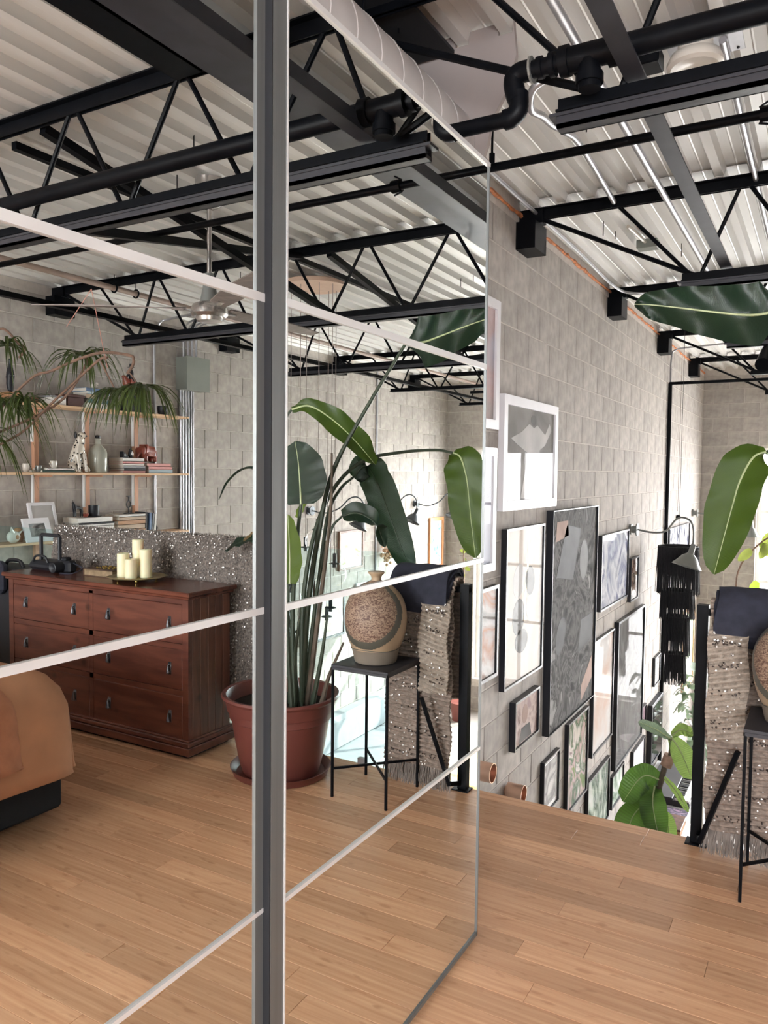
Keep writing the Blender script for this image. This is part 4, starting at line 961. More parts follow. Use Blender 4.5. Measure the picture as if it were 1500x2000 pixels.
bp = lambda u: (math.sin(PI*min(1, u*0.93+0.07))**0.5)*(1-0.12*u)
# leaf hanging at the right edge of the direct view
leaf('leaf', [(-0.213, 3.5, 1.56), (-0.262, 3.485, 1.535), (-0.305, 3.46, 1.44), (-0.328, 3.44, 1.34), (-0.350, 3.42, 1.23), (-0.384, 3.4, 1.060)], 0.098, (0.95, -0.1, 0.1), m_leaf, t, lambda u: min(1, 0.30+u*2.6)*(math.sqrt(max(0.0, 1-((u-0.6)/0.4)**2)) if u > 0.6 else 1), 0.22, 0, 0.006, True, 3, 'long drooping green leaf at the end of the arching stem')
# upper leaf spanning under the joists
leaf('leaf', [(-0.159, 3.12, 2.050), (-0.25, 3.08, 2.035), (-0.36, 3.03, 2.045), (-0.48, 2.99, 2.065), (-0.58, 2.96, 2.080), (-0.632, 2.95, 2.085)], 0.125, (0.10, 0.35, -1.0), m_leafdk, t, lambda u: (1-u)**0.6*(min(1, u*5+0.35)), 0.30, 0, 0.020, True, 4, 'broad dark leaf held high under the joists')
leaf('leaf', [(0.252, 3.32, 1.435), (0.202, 3.36, 1.492), (0.156, 3.4, 1.403), (0.093, 3.42, 1.235), (0.02, 3.43, 1.057), (-0.029, 3.44, 0.951)], 0.088, (0.85, -0.35, 0.3), m_leafdk, t, bp, 0.18, 0, 0.010, m_stem, 5, 'dark glossy leaf folded and hanging')
leaf('leaf', [(0.144, 3.05, 1.255), (0.067, 3.07, 1.271), (-0.012, 3.1, 1.218), (-0.048, 3.12, 1.115)], 0.055, (0.4, -0.4, 0.8), m_leafdk, t, bp, 0.3, 0, 0.006, m_stem, 6)
leaf('leaf', [(0.473, 3.1, 1.764), (0.367, 3.1, 1.777), (0.233, 3.1, 1.708), (0.103, 3.1, 1.604), (-0.004, 3.1, 1.495)], 0.062, (0.55, 0.2, 0.75), m_leaf, t, lambda u: min(1, 0.25+u*1.4)*(1-max(0, u-0.8)*3), 0.2, 0, 0.008, True, 7, 'olive green leaf arching right with pale midrib')
leaf('leaf', [(0.271, 2.9, 1.311), (0.277, 2.9, 1.393), (0.287, 2.9, 1.498), (0.307, 2.9, 1.60)], 0.135, (1, -0.2, 0), m_leafdk, t, bp, 0.10, 0, 0.008, True, 8, 'broad dark upright leaf beside the aluminium stile')
leaf('leaf', [(0.281, 2.83, 0.952), (0.282, 2.83, 1.092), (0.294, 2.83, 1.266)], 0.060, (1, -0.2, 0), m_leaflime, t, bp, 0.12, 0, 0.006, True, 9, 'lime green sunlit young leaf')
leaf('leaf', [(0.336, 2.95, 1.247), (0.301, 2.95, 1.308), (0.273, 2.95, 1.368)], 0.022, (1, 0.2, 0.2), m_leaflime, t, bp, 0.2, 0, 0.004, False, 10)
leaf('leaf', [(0.444, 2.9, 1.364), (0.485, 2.9, 1.456), (0.569, 2.9, 1.472), (0.666, 2.9, 1.414), (0.731, 2.9, 1.32)], 0.016, (0, 1, 0.25), m_leafdk, t, bp, 0.4, 0, 0.001, m_stem, 11, 'thin curled leaf arching left')
leaf('leaf', [(0.516, 3.05, 1.10), (0.60, 3.09, 1.125), (0.75, 3.11, 1.10), (0.90, 3.14, 1.04)], 0.055, (0.2, 0.9, 0.5), m_leafdk, t, bp, 0.2, 0, 0.012, m_stem, 12)
leaf('leaf', [(0.74, 3.10, 1.10), (0.70, 3.10, 1.13), (0.668, 3.10, 1.165)], 0.020, (0.6, 0.5, -0.5), m_dryleaf, t, bp, 0.2, 0, 0.003, False, 13, 'pale dried leaf tip')
leaf('leaf', [(0.45, 3.0, 1.15), (0.47, 2.98, 1.25), (0.50, 2.97, 1.36)], 0.05, (1, 0.3, 0), m_leaf, t, bp, 0.15, 0, 0.006, True, 14)

# ------------------------------------------------------------------ dresser
DX0, DX1, DY0, DY1, DH = 0.865, 2.29, 2.87, 3.20, 0.835
t = empty('dresser', ((DX0+DX1)/2, 3.03, 0), 'reddish mahogany-stained six-drawer dresser with pewter drop pulls', 'dresser')
ob('top', MB().box((DX0-0.03, DY0-0.03, 0.828), (DX1+0.03, DY1+0.01, 0.852), 0.005).box((DX0-0.015, DY0-0.015, 0.812), (DX1+0.015, DY1, 0.828), 0.004), m_dresstop, t)
cb = MB()
cb.box((DX0+0.012, DY0+0.022, 0.05), (DX1-0.012, DY1-0.005, 0.812))
ob('case', cb, m_dressv, t)
fr = MB()
fr.box((DX0, DY0, 0.05), (DX0+0.040, DY0+0.03, 0.812)).box((DX1-0.040, DY0, 0.05), (DX1, DY0+0.03, 0.812)).box((1.568, DY0+0.003, 0.08), (1.598, DY0+0.03, 0.80))
for z in (0.785, 0.553, 0.316): fr.box((DX0+0.03, DY0+0.003, z), (DX1-0.03, DY0+0.03, z+0.028))
fr.box((DX0+0.03, DY0+0.003, 0.05), (DX1-0.03, DY0+0.03, 0.082))
ob('face_frame', fr, m_dress, t)
for s in (DX0, DX1-0.012):
    y = DY0+0.03; k = 0
    while y < DY1-0.02:
        ob('side_plank', MB().box((s, y+0.001, 0.05), (s+0.012, min(y+0.055, DY1-0.006), 0.812), 0.002), m_dressv, t); y += 0.057
pb = MB().box((DX0-0.022, DY0-0.022, 0.02), (DX1+0.022, DY1, 0.060), 0.003).box((DX0-0.014, DY0-0.014, 0.060), (DX1+0.014, DY1, 0.085), 0.005).box((DX0-0.008, DY0-0.008, 0.085), (DX1+0.008, DY1, 0.096), 0.003)
ob('plinth', pb, m_dress, t)
ob('plinth_foot', MB().box((DX0+0.01, DY0+0.01, 0), (DX1-0.01, DY1-0.02, 0.022)), m_dark, t)
for zi, (z0, z1) in enumerate(((0.583, 0.783), (0.346, 0.551), (0.084, 0.314))):
    for (x0, x1, hx) in ((DX0+0.042, 1.566, (0.993, 1.44)), (1.60, DX1-0.042, (1.715, 2.13))):
        d = ob('drawer', MB().box((x0, DY0+0.001, z0), (x1, DY0+0.02, z1), 0.003), m_dress, t)
        for x in hx:
            zc = (z0+z1)/2
            pm = MB().lathe([(0.010, 0), (0.008, -0.006), (0.004, -0.010), (0.0001, -0.012)], (x, DY0, zc+0.022), 12, 'y')
            pm.tube([(x, DY0-0.012, zc+0.020), (x, DY0-0.014, zc+0.012), (x, DY0-0.012, zc-0.012), (x, DY0-0.010, zc-0.020), (x, DY0-0.009, zc-0.026)], [0.0028, 0.004, 0.0105, 0.012, 0.004], 10)
            pm.box((x-0.011, DY0-0.002, zc-0.030), (x+0.011, DY0+0.002, zc+0.034), 0.0015)
            ob('drop_pull', pm, m_pull, d, True)
# on the dresser
DT = 0.852
t = empty('candle_tray', (1.385, 3.02, DT), 'footed gilt tray carrying the candles on the dresser', 'tray')
ob('dish', MB().lathe([(0.03, DT+0.012), (0.12, DT+0.014), (0.160, DT+0.022), (0.168, DT+0.026), (0.160, DT+0.027), (0.12, DT+0.019), (0.0001, DT+0.017)], (1.385, 3.02, 0), 8), m_tray, t)
for i in range(4):
    a = PI/4+i*PI/2; ob('foot', MB().ball((1.385+0.10*math.cos(a), 3.02+0.10*math.sin(a), DT+0.009), 0.009), m_gold, t, True)
for (x, y, r, h, lb) in ((1.455, 2.985, 0.033, 0.132, 'left front'), (1.385, 2.975, 0.032, 0.105, 'middle front'), (1.415, 3.055, 0.032, 0.205, 'tallest rear'), (1.345, 3.045, 0.034, 0.155, 'right rear')):
    t = empty('pillar_candle', (x, y, DT+0.019), 'ivory pillar candle on the gilt tray, '+lb, 'candle', 'candles on the gilt tray')
    ob('wax', MB().lathe([(r, DT+0.019), (r, DT+0.019+h-0.004), (r-0.004, DT+0.019+h), (r*0.5, DT+0.015+h), (0.0001, DT+0.013+h)], (x, y, 0), 20), m_candle, t, True)
    ob('wick', MB().tube([(x, y, DT+0.012+h), (x+0.001, y, DT+0.026+h)], 0.0012, 5), m_black, t)
t = empty('ornate_book', (1.68, 3.08, DT), 'old brown volume with gold clasps lying on the dresser', 'book')
ob('cover', MB().box((1.56, 3.00, DT), (1.80, 3.17, DT+0.004)).box((1.56, 3.00, DT+0.036), (1.80, 3.17, DT+0.042)).box((1.796, 3.00, DT), (1.80, 3.17, DT+0.042)), mat('tooled_brown_leather', (0.09, 0.05, 0.03), 0.6, 0, 0.3, 30), t)
ob('pages', MB().box((1.565, 3.005, DT+0.004), (1.796, 3.165, DT+0.036)), mat('aged_page_edges', (0.24, 0.17, 0.10), 0.9, 0, 0.3, 30), t)
random.seed(4); gm = MB()
for k in range(26): gm.ball((random.uniform(1.60, 1.74), random.uniform(3.03, 3.12), DT+0.046), random.uniform(0.003, 0.008), n=6, m=4)
o = ob('gold_beads', gm, m_gold, t); o['kind'] = 'stuff'
def camera_obj(x, y, label):
    t = empty('camera', (x, y, DT), label, 'camera')
    ob('camera_body', MB().box((x-0.06, y-0.03, DT), (x+0.06, y+0.03, DT+0.072), 0.012), m_black, t)
    ob('prism_hump', MB().box((x-0.022, y-0.028, DT+0.07), (x+0.022, y+0.02, DT+0.092), 0.008), m_black, t)
    ob('lens', MB().lathe([(0.032, 0), (0.034, -0.03), (0.030, -0.06), (0.026, -0.062), (0.0001, -0.05)], (x+0.01, y-0.03, DT+0.036), 20, 'y'), m_black, t, True)
    ob('strap', MB().tube(bez([(x-0.06, y, DT+0.06), (x-0.11, y+0.02, DT+0.03), (x-0.10, y-0.04, DT+0.005), (x-0.03, y-0.07, DT+0.005)], 5), 0.004, 6), m_navy, t)
camera_obj(1.98, 3.03, 'black camera with strap on the dresser near the candles')
# suitcase behind the far end of the dresser
t = empty('suitcase', (2.42, 3.05, 0), 'black upright suitcase standing beside the far end of the dresser', 'suitcase')
ob('shell', MB().box((2.36, 2.94, 0.04), (2.80, 3.21, 0.85), 0.03), m_navy if False else m_black, t)
ob('carry_handle', MB().tube(bez([(2.46, 3.06, 0.848), (2.50, 3.06, 0.885), (2.60, 3.06, 0.885), (2.64, 3.06, 0.848)], 5), 0.012, 8), m_black, t)
for x in (2.38, 2.76):
    for y in (2.97, 3.18): ob('wheel', MB().tube([(x-0.012, y, 0.022), (x+0.012, y, 0.022)], 0.022, 12), m_black, t)
ob('side_bag', MB().box((2.44, 2.88, 0.70), (2.70, 2.96, 0.90), 0.03), m_navy, t)
t = empty('camera_bag', (2.20, 3.08, DT), 'low black bag with a tall loop handle at the far end of the dresser top', 'bag')
ob('bag_body', MB().box((2.08, 3.00, DT), (2.30, 3.16, DT+0.055), 0.02), m_black, t)
ob('loop_handle', MB().tube([(2.105, 3.08, DT+0.04), (2.105, 3.08, 1.05), (2.115, 3.08, 1.06), (2.265, 3.08, 1.06), (2.275, 3.08, 1.05), (2.275, 3.08, DT+0.04)], 0.0115, 8), m_black, t)
ob('carry_strap', MB().tube(bez([(2.12, 3.01, DT+0.05), (2.15, 3.01, DT+0.085), (2.23, 3.01, DT+0.085), (2.26, 3.01, DT+0.05)], 5), 0.007, 6), m_black, t)

# ------------------------------------------------------------------ bed
t = empty('bed', (1.9, 1.2, 0), 'bed with peach-tan bedspread on a black base', 'bed')
BX0, BX1, BY0, BY1 = 0.90, 2.75, 0.05, 2.13
ob('base', MB().box((BX0+0.02, BY0+0.03, 0.030), (BX1-0.05, BY1+0.01, 0.30), 0.015), m_bedbase, t)
for x in (BX0+0.14, BX1-0.15):
    for y in (BY0+0.1, BY1-0.1): ob('leg', MB().box((x-0.03, y-0.03, 0), (x+0.03, y+0.03, 0.032)), m_bedbase, t)
def cover(x0, x1, y0, y1, zt_, zb, rad, off, name, mt, quilt=0.0, nx=46, ny=46):
    """rounded box skin hanging to zb, open below"""
    vs = []; fs = []
    def prof(s, half):  # s in -1..1 across; returns position, drop
        L = half-rad; arc = rad*PI/2; dr = zt_-rad-zb; tot = L+arc+dr; d = abs(s)*tot; g = 1 if s >= 0 else -1
        if d < L: return g*d, 0.0, 0
        if d < L+arc: a = (d-L)/rad; return g*(L+rad*math.sin(a)), rad*(1-math.cos(a)), a/(PI/2)
        e = d-L-arc; return g*(L+rad+0.03*min(1, e/max(dr, 1e-6))), rad+e, 1
    cx, cy = (x0+x1)/2, (y0+y1)/2
    for i in range(nx+1):
        for j in range(ny+1):
            px, dx_, ex = prof(-1+2*i/nx, (x1-x0)/2); py_, dy_, ey = prof(-1+2*j/ny, (y1-y0)/2)
            dz = min(max(dx_, dy_)+0.35*min(dx_, dy_), zt_-zb)
            pl = 0.012*math.sin(px*17+py_*9)*max(ex, ey)*(dz/(zt_-zb))
            q = quilt*(abs(math.sin(px*26+py_*2))**0.35*abs(math.sin(py_*26-px*3))**0.35) if quilt else 0.006*math.sin(px*7)*math.sin(py_*5)
            f = 1-0.07*min(dx_, dy_)/(zt_-zb)
            vs.append((cx+(px+(pl if ex > 0 else 0))*f+(off*(1 if px > 0 else -1)*(dx_ > 0)), cy+(py_+(pl if ey > 0 else 0))*f, zt_-dz+off+q*(1 if max(dx_, dy_) < rad else 0)))
            if quilt and ex > 0.5: x_, y_, z_ = vs[-1]; vs[-1] = (x_+(q if px > 0 else -q), y_, z_)
    W = ny+1
    for i in range(nx):
        for j in range(ny): a = i*W+j; fs.append((a, a+1, a+W+1, a+W))
    o = ob(name, MB().add(vs, fs), mt, t, True)
    md = o.modifiers.new('thickness', 'SOLIDIFY'); md.thickness = 0.012; md.offset = -1
    return o
cover(BX0-0.055, BX1+0.02, BY0-0.02, BY1+0.03, 0.655, 0.205, 0.19, 0.0, 'bedspread', m_bed)
cover(BX0-0.070, BX1+0.035, 0.9, 1.90, 0.66, 0.30, 0.19, 0.010, 'quilted_blanket', m_quilt, 0.010, 70, 40)

# ------------------------------------------------------------------ wall shelves and their contents (measured in the left mirror)
SX = XR-0.02
def shelf_board(z, y0, y1, dep, label):
    t = empty('wall_shelf', (SX-0.1, (y0+y1)/2, z), label, 'shelf', 'pine wall shelves')
    ob('board', MB().box((XR-dep, y0, z-0.020), (XR-0.045, y1, z), 0.002), m_pine, t)
    return t
z3, z2, z1 = 0.875, 1.432, 1.985
shelf_board(z3, 3.05, 5.71, 0.27, 'lowest pine shelf with white frames and stacked volumes')
shelf_board(z2, 3.05, 5.71, 0.27, 'middle pine shelf with the spotted dog figure')
shelf_board(z1, 3.05, 5.71, 0.27, 'top pine shelf below the ceiling joists, holding the rider figure')
for i, y in enumerate((3.45, 4.17, 4.68, 5.24)):
    t = empty('shelf_upright', (XR-0.02, y, z3-0.6), 'reddish timber shelf upright on the block wall, %s' % ('nearest the bed', 'behind the leaning white frames', 'behind the glazed bottle', 'nearest the grey panel')[i], 'upright', 'timber shelf uprights')
    ob('post', MB().box((XR-0.045, y-0.022, 0.2), (XR-0.006, y+0.022, 2.05), 0.002), m_redwood, t)
    ob('white_edge', MB().box((XR-0.040, y-0.034, z3+0.25), (XR-0.012, y-0.0225, z2-0.021)).box((XR-0.040, y-0.034, z2+0.25), (XR-0.012, y-0.0225, z1-0.021)), m_white, t)
    for z in (z1, z2, z3): ob('bracket', MB().box((XR-0.23, y-0.008, z-0.035), (XR-0.045, y+0.008, z-0.0205)), m_redwood, t)
cloth_cols = {}
def colm(n, c, r=0.6): return mat(n, c, r, 0, 0.06, 6)
b_pink = colm('pink_cover', (0.60, 0.26, 0.24)); b_white = colm('white_cover', (0.68, 0.66, 0.63)); b_black = colm('black_cover', (0.02, 0.02, 0.025)); b_blue = colm('blue_cover', (0.12, 0.19, 0.32))
b_lblue = colm('pale_blue_cover', (0.40, 0.50, 0.55)); b_beige = colm('beige_cover', (0.42, 0.31, 0.22)); b_tan = colm('tan_cover', (0.42, 0.22, 0.11)); b_teal = colm('teal_cover', (0.06, 0.16, 0.17)); b_grey = colm('grey_cover', (0.25, 0.25, 0.27)); b_green = colm('dark_green_cover', (0.05, 0.10, 0.08))
m_pages = mat('book_pages', (0.62, 0.57, 0.50), 0.9, 0, 0.06, 40, (1, 1, 20))
XF = XR-0.25   # front of things on the shelves
def book(y0, y1, z, h, dep, mt, label, rz=0, group=None):
    xc, yc = XF+dep/2+0.01, (y0+y1)/2; w = (y1-y0)/2
    t = empty('book', (xc, yc, z), label, 'book', group)
    c = MB().box((xc-dep/2, yc-w, z), (xc+dep/2, yc+w, z+0.0025)).box((xc-dep/2, yc-w, z+h-0.0030), (xc+dep/2, yc+w, z+h-0.0005)).box((xc-dep/2, yc-w, z), (xc-dep/2+0.003, yc+w, z+h-0.0005))
    ob('cover', c, mt, t); ob('pages', MB().box((xc-dep/2+0.003, yc-w+0.004, z+0.0025), (xc+dep/2-0.004, yc+w-0.004, z+h-0.003)), m_pages, t)
    return t
def stack(y0, y1, z, hs, mts, what, grp, jit=0.012, dep=0.19):
    random.seed(int(y0*100)); n = len(hs)
    nm = ('lowest', 'second', 'third', 'fourth', 'fifth', 'sixth')
    for i, (h, (m_, cn)) in enumerate(zip(hs, mts)):
        j = random.uniform(-jit, jit); pos = 'top' if i == n-1 else nm[i]
        book(y0+j, y1+j-random.uniform(0, jit), z, h, dep, m_, '%s book, %s in the pile %s' % (cn, pos, what), group=grp); z += h
    return z
P_, W_, K_, B_, LB, BE, TN, TE, G_, GR = (b_pink, 'pink'), (b_white, 'white'), (b_black, 'black'), (b_blue, 'blue'), (b_lblue, 'pale blue'), (b_beige, 'beige'), (b_tan, 'tan'), (b_teal, 'teal'), (b_grey, 'grey'), (b_green, 'dark green')
zA = stack(4.91, 5.17, z2, [0.022, 0.020, 0.024, 0.018, 0.022, 0.032], [P_, K_, G_, W_, P_, W_], 'beside the red elephant on the middle shelf', 'books left of the elephant')
zB = stack(5.20, 5.50, z2, [0.034, 0.030, 0.028], [LB, P_, P_], 'under the red elephant', 'books under the elephant')
book(4.08, 4.39, z2, 0.020, 0.20, b_green, 'dark green book lying flat at the palm end of the middle shelf'); book(4.12, 4.38, z2+0.020, 0.016, 0.18, b_white, 'white book on the dark green one, middle shelf')
zC = stack(4.42, 4.80, z3, [0.036, 0.030, 0.028, 0.020, 0.014, 0.045], [W_, G_, W_, W_, K_, W_], 'under the small dark animal on the lowest shelf', 'books under the dark animal')
zD = stack(4.85, 5.17, z3, [0.048, 0.042, 0.038, 0.032, 0.024], [TN, BE, TN, BE, W_], 'under the loop figurine', 'books under the loop figurine')
zE = stack(4.52, 4.76, z1, [0.045, 0.035, 0.040, 0.022, 0.030], [W_, TE, BE, LB, B_], 'on the top shelf beside the dark box', 'books on the top shelf')
for i, (y, th, m_, cn, tl) in enumerate(((5.175, 0.024, b_black, 'black', 0.0), (5.203, 0.026, b_blue, 'blue', 0.04), (5.234, 0.020, b_grey, 'grey', 0.07), (5.260, 0.026, b_white, 'white', 0.09))):
    t = empty('book', (XF+0.08, y, z3), '%s book standing upright beside the tan pile on the lowest shelf' % cn, 'book', 'upright books on the lowest shelf')
    q = Matrix.Rotation(-tl, 3, 'X'); h = 0.195-i*0.008
    c = MB().box((-0.07, -th/2, 0), (0.07, -th/2+0.002, h)).box((-0.07, th/2-0.002, 0), (0.07, th/2, h)).box((-0.07, -th/2, 0), (-0.067, th/2, h)); pg = MB().box((-0.067, -th/2+0.002, 0.003), (0.066, th/2-0.002, h-0.003))
    for m2, nm_, mm in ((c, 'cover', m_), (pg, 'pages', m_pages)):
        m2.v = [tuple(q@Vector(v)+V(XF+0.08, y+0.02*(i > 0), z3)) for v in m2.v]; ob(nm_, m2, mm, t)
# spotted dog
def spotted():
    m, N, L, b = nt('spotted_glaze'); tc = N.new('ShaderNodeTexCoord'); v = N.new('ShaderNodeTexVoronoi'); v.inputs['Scale'].default_value = 34; L.new(tc.outputs['Object'], v.inputs['Vector'])
    rp = N.new('ShaderNodeValToRGB'); rp.color_ramp.interpolation = 'CONSTANT'; rp.color_ramp.elements[0].color = (0.02, 0.018, 0.015, 1); rp.color_ramp.elements[1].color = (0.62, 0.56, 0.48, 1); rp.color_ramp.elements[1].position = 0.30
    L.new(v.outputs['Distance'], rp.inputs[0]); L.new(rp.outputs[0], b.inputs['Base Color']); b.inputs['Roughness'].default_value = 0.25; return m
m_spot = spotted()
def skin(name, verts, edges, radii, mt, parent, sub=2):
    me = bpy.data.meshes.new(name); me.from_pydata(verts, edges, []); o = bpy.data.objects.new(name, me); COL.objects.link(o)
    o.parent = parent; o.matrix_parent_inverse = parent_inv(parent); me.materials.append(mt)
    sk = o.modifiers.new('skin', 'SKIN'); sk.use_smooth_shade = True
    for i, r in enumerate(radii): d = me.skin_vertices[0].data[i]; d.radius = (r, r); d.use_root = (i == 0)
    ss = o.modifiers.new('subsurf', 'SUBSURF'); ss.levels = sub; ss.render_levels = sub
    return o
dy, dz, dx = 4.475, z2, XF+0.06
t = empty('dog_figurine', (dx, dy, dz), 'white ceramic dog with black spots sitting on the middle shelf', 'figurine')
vs = [(dx+0.05, dy, dz+0.045), (dx+0.04, dy, dz+0.13), (dx+0.01, dy, dz+0.21), (dx-0.005, dy, dz+0.28), (dx-0.02, dy, dz+0.325), (dx-0.065, dy-0.01, dz+0.315), (dx-0.095, dy-0.015, dz+0.305),
      (dx-0.015, dy-0.032, dz+0.17), (dx-0.035, dy-0.033, dz+0.08), (dx-0.04, dy-0.034, dz+0.012), (dx-0.06, dy-0.034, dz+0.010),
      (dx-0.015, dy+0.032, dz+0.17), (dx-0.035, dy+0.033, dz+0.08), (dx-0.04, dy+0.034, dz+0.012), (dx-0.06, dy+0.034, dz+0.010),
      (dx+0.03, dy-0.055, dz+0.055), (dx-0.02, dy-0.065, dz+0.035), (dx-0.045, dy-0.065, dz+0.010), (dx+0.03, dy+0.055, dz+0.055), (dx-0.02, dy+0.065, dz+0.035), (dx-0.045, dy+0.065, dz+0.010), (dx+0.09, dy+0.02, dz+0.014), (dx+0.07, dy+0.09, dz+0.010)]
ed = [(0, 1), (1, 2), (2, 3), (3, 4), (4, 5), (5, 6), (2, 7), (7, 8), (8, 9), (9, 10), (2, 11), (11, 12), (12, 13), (13, 14), (0, 15), (15, 16), (16, 17), (0, 18), (18, 19), (19, 20), (0, 21), (21, 22)]
ra = [0.055, 0.055, 0.048, 0.028, 0.038, 0.022, 0.015, 0.022, 0.015, 0.013, 0.011, 0.022, 0.015, 0.013, 0.011, 0.035, 0.022, 0.012, 0.035, 0.022, 0.012, 0.010, 0.006]
skin('dog_body', vs, ed, ra, m_spot, t)
for s in (-1, 1): ob('ear', MB().ball((dx-0.01, dy+s*0.045, dz+0.318), 0.03, 0.5, 0.35, 1.0), m_black, t, True)
ob('nose', MB().ball((dx-0.108, dy-0.015, dz+0.308), 0.008), m_black, t, True)
# glazed bottle
t = empty('glazed_bottle', (XF+0.08, 4.685, z2), 'tall glazed bottle with stopper on the middle shelf', 'bottle')
bc_ = (XF+0.08, 4.685)
ob('bottle_body', MB().lathe([(0.072, z2), (0.078, z2+0.01), (0.080, z2+0.17), (0.070, z2+0.205), (0.040, z2+0.235), (0.024, z2+0.25), (0.022, z2+0.285), (0.028, z2+0.290), (0.028, z2+0.298), (0.0001, z2+0.298)], (*bc_, 0), 28), mat('grey_sage_glaze', (0.40, 0.40, 0.34), 0.12, 0, 0.25, 6, (1, 1, 0.2)), t, True)
ob('stopper', MB().lathe([(0.016, z2+0.298), (0.024, z2+0.312), (0.022, z2+0.325), (0.0001, z2+0.332)], (*bc_, 0), 14), m_black, t, True)
# red elephant
ex, ey, ez = XF+0.09, 5.27, zB
t = empty('elephant_figurine', (ex, ey, ez), 'carved reddish wooden elephant on the pink and blue books', 'figurine')
vs = [(ex, ey, ez+0.115), (ex, ey-0.06, ez+0.12), (ex, ey-0.105, ez+0.115), (ex-0.005, ey-0.135, ez+0.07), (ex-0.01, ey-0.14, ez+0.02), (ex, ey+0.06, ez+0.11)]
ed = [(0, 1), (1, 2), (2, 3), (3, 4), (0, 5)]; ra = [0.055, 0.052, 0.036, 0.018, 0.010, 0.048]
for (a, par) in ((-0.055, 1), (0.06, 5)):
    for s in (-1, 1):
        i = len(vs); vs += [(ex+s*0.03, ey+a, ez+0.06), (ex+s*0.032, ey+a, ez+0.012)]; ed += [(par, i), (i, i+1)]; ra += [0.024, 0.020]
m_eleph = mat('red_brown_carved_wood', (0.24, 0.055, 0.035), 0.4, 0, 0.2, 10)
skin('elephant_body', vs, ed, ra, m_eleph, t)
for s in (-1, 1): ob('ear', MB().ball((ex+s*0.045, ey-0.085, ez+0.115), 0.034, 0.25, 0.8, 1.05), m_eleph, t, True)
ob('tail', MB().tube([(ex, ey+0.105, ez+0.12), (ex, ey+0.115, ez+0.06)], 0.004, 6), m_eleph, t)
# small things on the middle shelf
t = empty('penguin_figurine', (XF+0.05, 5.03, zA), 'little black and white penguin figure on the pile beside the elephant', 'figurine')
ob('penguin_body', MB().lathe([(0.014, zA), (0.024, zA+0.02), (0.022, zA+0.05), (0.013, zA+0.068), (0.014, zA+0.078), (0.0001, zA+0.09)], (XF+0.05, 5.03, 0), 16), m_black, t, True)
ob('belly', MB().ball((XF+0.037, 5.03, zA+0.035), 0.016, 0.8, 1, 1.6), m_white, t, True)
ob('beak', MB().tube([(XF+0.038, 5.03, zA+0.076), (XF+0.020, 5.03, zA+0.074)], [0.005, 0.001], 6), m_gold, t)
t = empty('small_speaker', (XF+0.05, 4.955, zA), 'small black wedge ornament on the pile left of the penguin', 'ornament')
ob('wedge_body', MB().prism([(0, -0.03, 0), (0, 0.03, 0), (0, 0.025, 0.025), (0, 0.0, 0.035), (0, -0.03, 0.055)], (XF+0.03, 4.955, zA), (1, 0, 0), 0.045), m_black, t)
ob('lens_ring', MB().lathe([(0.012, 0), (0.012, -0.004), (0.0001, -0.003)], (XF+0.03, 4.945, zA+0.022), 12, 'x'), m_grey if False else m_lampgrey, t)
def cup(x, y, z, r, h, m_, label, handle=True):
    t = empty('cup', (x, y, z), label, 'cup')
    ob('cup_bowl', MB().lathe([(r*0.55, z), (r*0.9, z+h*0.25), (r, z+h*0.7), (r*0.92, z+h), (r*0.84, z+h), (r*0.85, z+h*0.5), (0.0001, z+h*0.2)], (x, y, 0), 18), m_, t, True)
    if handle: ob('cup_handle', MB().tube(bez([(x-0.2*r, y-r*0.9, z+h*0.8), (x-0.2*r, y-r*1.5, z+h*0.6), (x-0.2*r, y-r*0.9, z+h*0.3)], 5), r*0.13, 6), m_, t)
cup(XF+0.06, 4.22, z2+0.036, 0.030, 0.060, m_porcelain, 'white rounded cup on the flat books, middle shelf')
cup(XF+0.06, 4.08, z2+0.0, 0.026, 0.055, m_lampgrey, 'grey cup by the palm fronds, middle shelf')
cup(XF+0.08, 3.98, z2, 0.028, 0.070, m_porcelain, 'tall pale cup nearest the palm fronds, middle shelf', False)
# lowest shelf ornaments
t = empty('animal_figurine', (XF+0.06, 4.45, zC), 'slim black four-legged animal figure on the lowest shelf', 'figurine')
ax, ay, az = XF+0.06, 4.455, zC
vs = [(ax, ay, az+0.085), (ax, ay-0.035, az+0.088), (ax, ay-0.045, az+0.125), (ax, ay-0.060, az+0.130), (ax, ay+0.035, az+0.082), (ax, ay+0.050, az+0.04)]
ed = [(0, 1), (1, 2), (2, 3), (0, 4), (4, 5)]; ra = [0.017, 0.018, 0.011, 0.007, 0.016, 0.004]
for (a, par) in ((-0.035, 1), (0.035, 4)):
    for s in (-1, 1): i = len(vs); vs += [(ax+s*0.010, ay+a, az+0.045), (ax+s*0.011, ay+a, az+0.006)]; ed += [(par, i), (i, i+1)]; ra += [0.006, 0.005]
skin('animal_body', vs, ed, ra, m_black, t)
for s in (-1, 1): ob('ear', MB().tube([(ax+s*0.006, ay-0.045, az+0.13), (ax+s*0.009, ay-0.043, az+0.152)], [0.004, 0.001], 5), m_black, t)
t = empty('small_bowl', (XF+0.05, 4.525, zC), 'little red-brown bowl beside the black animal figure', 'bowl')
ob('bowl_shell', MB().lathe([(0.012, zC), (0.024, zC+0.015), (0.028, zC+0.032), (0.024, zC+0.032), (0.0001, zC+0.012)], (XF+0.05, 4.525, 0), 16), m_eleph, t, True)
t = empty('black_mug', (XF+0.07, 4.63, zC), 'broad black mug on a saucer on the lowest shelf', 'cup')
ob('mug_saucer', MB().lathe([(0.05, zC), (0.068, zC+0.007), (0.066, zC+0.010), (0.0001, zC+0.004)], (XF+0.07, 4.63, 0), 20), m_black, t, True)
